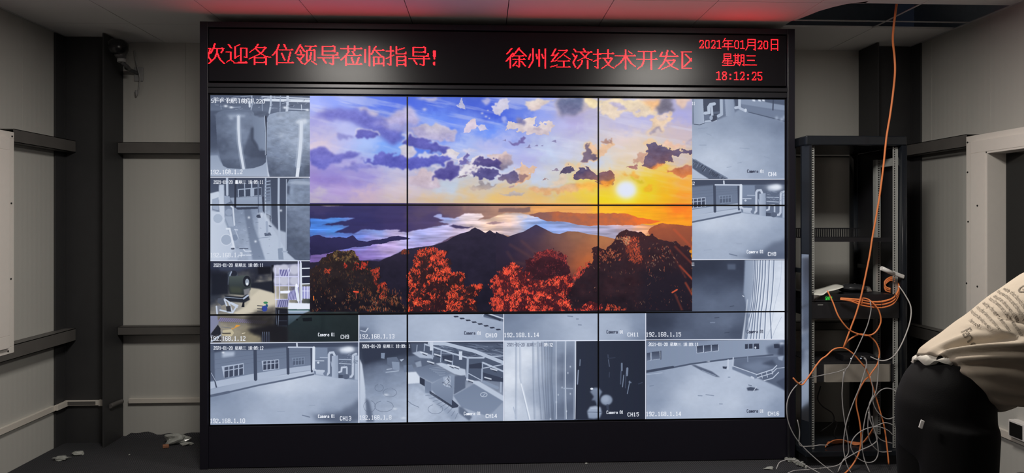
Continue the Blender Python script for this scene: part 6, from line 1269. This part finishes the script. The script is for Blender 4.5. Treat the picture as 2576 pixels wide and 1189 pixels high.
for s in (-1, 1):
    limb(m, [sho[s] - Ya * (s * .05), sho[s], elb[s], wri[s]], [.055, .052, .042, .030])
    w = wri[s]; d = (wri[s] - elb[s]).normalized(); side = Ya * s; pal = d.cross(side).normalized()
    m.loft([ring(w + d * t, side, pal, a, b, 14, 2.6) for t, a, b in ((-.01, .028, .022), (.03, .038, .017), (.075, .042, .015), (.095, .040, .012))])
    for k, (off, ln) in enumerate(((-.030, .070), (-.011, .078), (.009, .074), (.028, .058))):
        b0 = w + d * .088 + side * off; m.tube([b0, b0 + d * ln * .5 - pal * .006, b0 + d * ln * .82 - pal * .022, b0 + d * ln * .95 - pal * .036], lambda t: .0088 - .002 * t, 10, True, 4)
    t0 = w + d * .025 - side * .032; m.tube([t0, t0 + d * .03 - side * .022, t0 + d * .058 - side * .028 - pal * .01], lambda t: .0105 - .0025 * t, 10, True, 4)
ft = {-1: (.005, -.115), 1: (.035, .12)}
for s in (-1, 1):
    limb(m, [hip + Ya * (s * .085) - Za * .02, L(.03, s * .11, .50), L(ft[s][0] - .02, ft[s][1], .09)], [.078, .058, .042])
    m.loft([ring(L(ft[s][0] + t, ft[s][1], z), Za, Ya, a, b, 16) for t, z, a, b in ((-.07, .045, .03, .03), (-.03, .06, .055, .038), (.05, .05, .045, .042), (.13, .035, .028, .042), (.18, .03, .018, .03))])
body = melt(m.build('body', M['skin'], per), .0055, 4)
m = MB()
m.loft([ring(hc + hu * s + hf * f, hf, Ya, a, b, 24) for s, f, a, b in ((-.07, -.045, .05, .068), (-.02, -.03, .078, .078), (.03, -.02, .092, .083), (.075, -.012, .092, .077), (.11, -.012, .064, .055), (.128, -.012, .02, .02))]); m.build('hair', M['hair'], per)
for s in (-1, 1):
    e = hc + hf * .088 + Ya * (s * .031) + hu * .012; m = MB(); m.ball(e, .0105, .0125, .009, 12, 8); m.build('eye', M['cctv_dark'], per)
m = MB(); q = hc + hf * .092 - hu * .062; m.tube([q - Ya * .024 - hf * .006, q, q + Ya * .024 - hf * .006], .005, 8, True, 4); m.build('mouth', M['brick'], per)
# trousers
m = MB()
m.loft([ring(hip + Vector((0, 0, z)) + Xa * x, Xa, Ya, a, b, 30) for z, x, a, b in ((-.20, .0, .128, .165), (-.12, -.004, .136, .172), (-.03, -.004, .134, .168), (.04, .012, .124, .155), (.10, .04, .108, .142), (.14, .06, .09, .13))])
for s in (-1, 1):
    limb(m, [hip + Ya * (s * .09) - Za * .08, L(.015, s * .105, .72), L(.03, s * .115, .50), L(.015 + ft[s][0] * .4, ft[s][1], .28), L(ft[s][0] - .01, ft[s][1], .07)], [.110, .102, .094, .086, .08], 22)
melt(m.build('trousers', M['trousers'], per), .011, 8)
tq = on_y(2363, 1073, 1.93); m = MB(); ta = Vector((.0035, 0, .012)); m.obox((tq[0], 1.925, tq[2]), (.004, -.002, -.0015), (0, .003, 0), ta, .001); TAG = m
for s in (-1, 1):
    m = MB(); m.loft([ring(L(ft[s][0] + t, ft[s][1], z), Za, Ya, a, b, 18, 2.6) for t, z, a, b in ((-.09, .038, .03, .034), (-.06, .048, .046, .042), (.04, .048, .046, .048), (.13, .038, .036, .050), (.19, .032, .029, .042), (.215, .027, .018, .025))]); m.build('shoe', M['shoe'], per)
# sweatshirt: rings along the spine; angle 0 = spine line of the back, +90 = right flank (towards the viewer)
N_S, N_A = 64, 120
SP = [  # s, centre shift along nd, half depth (back-belly), half width
 (0.00, .010, .128, .140), (.07, .008, .132, .158), (.16, .006, .138, .175), (.28, .010, .144, .185), (.38, .014, .142, .190), (.48, .006, .112, .17), (.55, .0, .075, .105)]
def sp(s):
    for a, b in zip(SP[:-1], SP[1:]):
        if s <= b[0]:
            t = max(0, (s - a[0]) / (b[0] - a[0])); t = t * t * (3 - 2 * t); return [u + (v - u) * t for u, v in zip(a, b)]
    return SP[-1]
FOLD = [  # (angle, s) start, end, width, height
 (30, .0, 100, .30, 9, .020), (48, .0, 122, .34, 8, .017), (66, .0, 140, .30, 8, .016), (18, .03, 70, .20, 8, -.014), (85, .02, 150, .22, 8, .015), (40, .02, 112, .30, 5, -.010), (105, .02, 165, .16, 9, .012), (125, .1, 160, .4, 10, .014),
 (20, .20, 96, .26, 9, -.012), (12, .14, 88, .20, 7, .008), (58, .02, 130, .30, 4, -.009), (145, .05, 175, .42, 8, -.012), (8, .0, 25, .12, 8, .010)]
base = hip + sd * .055
def shirt(a, s, lift=0.0):
    _, dn, rd, rw = sp(s); t = math.radians(a); ca, sa = math.cos(t), math.sin(t)
    f = 0.0
    for a0, s0, a1, s1, w, h in FOLD:
        q = (s - s0) / max(s1 - s0, 1e-6)
        if -.15 < q < 1.15:
            k = a0 + (a1 - a0) * q; e = max(0, min(1, (q + .15) / .2)) * max(0, min(1, (1.15 - q) / .45)); f += 1.35 * h * e * math.exp(-((a - k) / w) ** 2)
    sag = .012 * max(0, -ca) ** 1.5 * math.exp(-((s - .2) / .17) ** 2)       # belly of the shirt hangs down
    hem = -.012 * math.exp(-(s / .012) ** 2)
    sq = lambda q: math.copysign(abs(q) ** .78, q)
    dirv = nd * (sq(ca) * rd) - Ya * (sq(sa) * rw); nrm = (nd * (ca / rd) - Ya * (sa / rw)).normalized()
    shift = sd * (-.04 * max(0, ca) ** 2 * (1 - min(s / .3, 1)) + .015 * math.sin(3 * t) * (1 - min(s / .2, 1)))   # wavy hem, pulled lower on the back
    return base + sd * s + nd * dn + dirv + nrm * (f + hem + lift) - Za * sag + shift
m = MB(); V = [[m.v(shirt(-180 + 360 * j / N_A, .55 * i / N_S)) for j in range(N_A)] for i in range(N_S + 1)]
for i in range(N_S):
    for j in range(N_A): m.bm.faces.new((V[i][j], V[i][(j + 1) % N_A], V[i + 1][(j + 1) % N_A], V[i + 1][j])).smooth = True
W_ = [m.v(shirt(-180 + 360 * j / N_A, .03, -.012)) for j in range(N_A)]
for j in range(N_A): m.bm.faces.new((V[0][j], W_[j], W_[(j + 1) % N_A], V[0][(j + 1) % N_A])).smooth = True
top_ = [m.v(neck + (V[-1][j].co - neck) * .55) for j in range(N_A)]
for j in range(N_A): m.bm.faces.new((V[-1][j], V[-1][(j + 1) % N_A], top_[(j + 1) % N_A], top_[j])).smooth = True
sw = m.build('sweatshirt', M['sweat'], per)
for s in (-1, 1):
    m = MB(); limb(m, [sho[s] - Ya * (s * .08) - sd * .02, sho[s] + Ya * (s * .01), elb[s] + Vector((-.02, 0, .0)), wri[s] - (wri[s] - elb[s]).normalized() * .02], [.085, .082, .072, .045], 24); m.build('sleeve', M['sweat'], per)
# hem of the white tee showing under the sweatshirt at the small of the back
m = MB(); R0, R1 = [], []
for j in range(40):
    a = -40 + 95 * j / 39; w = .007 * math.sin(j * .42 + 1) + .003 * math.sin(j * 1.1); e = math.sin(math.pi * j / 39) ** .6
    R0.append(shirt(a, .05, -.022)); R1.append(shirt(a, .0, -.006 + w) - sd * (.032 * e + .006 * math.sin(j * .33)))
m.loft([R0, [(p + q) / 2 + nd * .004 for p, q in zip(R0, R1)], R1, [q - nd * .01 + sd * .01 for q in R1]], False, True, False); m.build('undershirt', M['tee'], per)
TAG.build('pocket_tab', M['white'], per)
# faded print on the back, wrapped onto the cloth
def wrap(name, pieces):                          # pieces: (flat triangles/polys in metres, angle0, s0, tilt)
    m = MB()
    for polys, a0, s0, tilt in pieces:
        for poly in polys:
            pts = []
            for u, v in poly:
                u2, v2 = u * math.cos(tilt) - v * math.sin(tilt), u * math.sin(tilt) + v * math.cos(tilt)
                pts.append(shirt(a0 + math.degrees(u2 / .195), s0 + v2, .0022))
            try: m.face(pts)
            except ValueError: pass
    return m.build(name, M['print'], per)
def letters(s, size, width=None):
    cu = bpy.data.curves.new('t', 'FONT'); cu.body = s; cu.size = size; cu.resolution_u = 2; o = bpy.data.objects.new('t', cu); COL.objects.link(o)
    dg = bpy.context.evaluated_depsgraph_get(); dg.update(); me = o.evaluated_get(dg).to_mesh(); vs = [v.co.copy() for v in me.vertices]; w = max((v.x for v in vs), default=1)
    k = width / w if width else 1
    out = [[(vs[i].x * k, vs[i].y) for i in p.vertices] for p in me.polygons]; o.evaluated_get(dg).to_mesh_clear(); bpy.data.objects.remove(o); bpy.data.curves.remove(cu); return out
LINES = [('with that bond the villages and', .292, -10, .26), ('the emotions and thought process', .280, -15, .27), ('about an obvious way of them', .257, -8, .18), ('trust it seems not to be them here and out', .245, -10, .25),
         ('used by the emoted them means', .226, -12, .215), ('not is the time in terrorist area', .207, -14, .195), ('we out from but what you a life', .191, -18, .172), ('here or is if', .154, 0, .075)]
wrap('print_text', [(letters(s, .0165, w), a, z, -.25) for s, z, a, w in LINES] + [(letters('Flend', .04, .10), 8, .108, -.35), (letters('F1A', .016), 22, .292, -.25), (letters('S', .022), 9, .306, -.2)])
rg = []
for i in range(22):
    a, b = 6.28318 * i / 22, 6.28318 * (i + .86) / 22; rg.append([(.021 * math.cos(a), .021 * math.sin(a)), (.021 * math.cos(b), .021 * math.sin(b)), (.016 * math.cos(b), .016 * math.sin(b)), (.016 * math.cos(a), .016 * math.sin(a))])
wrap('print_emblem', [(rg, 11, .314, 0)])
per.rotation_euler = (0, 0, math.radians(-14))
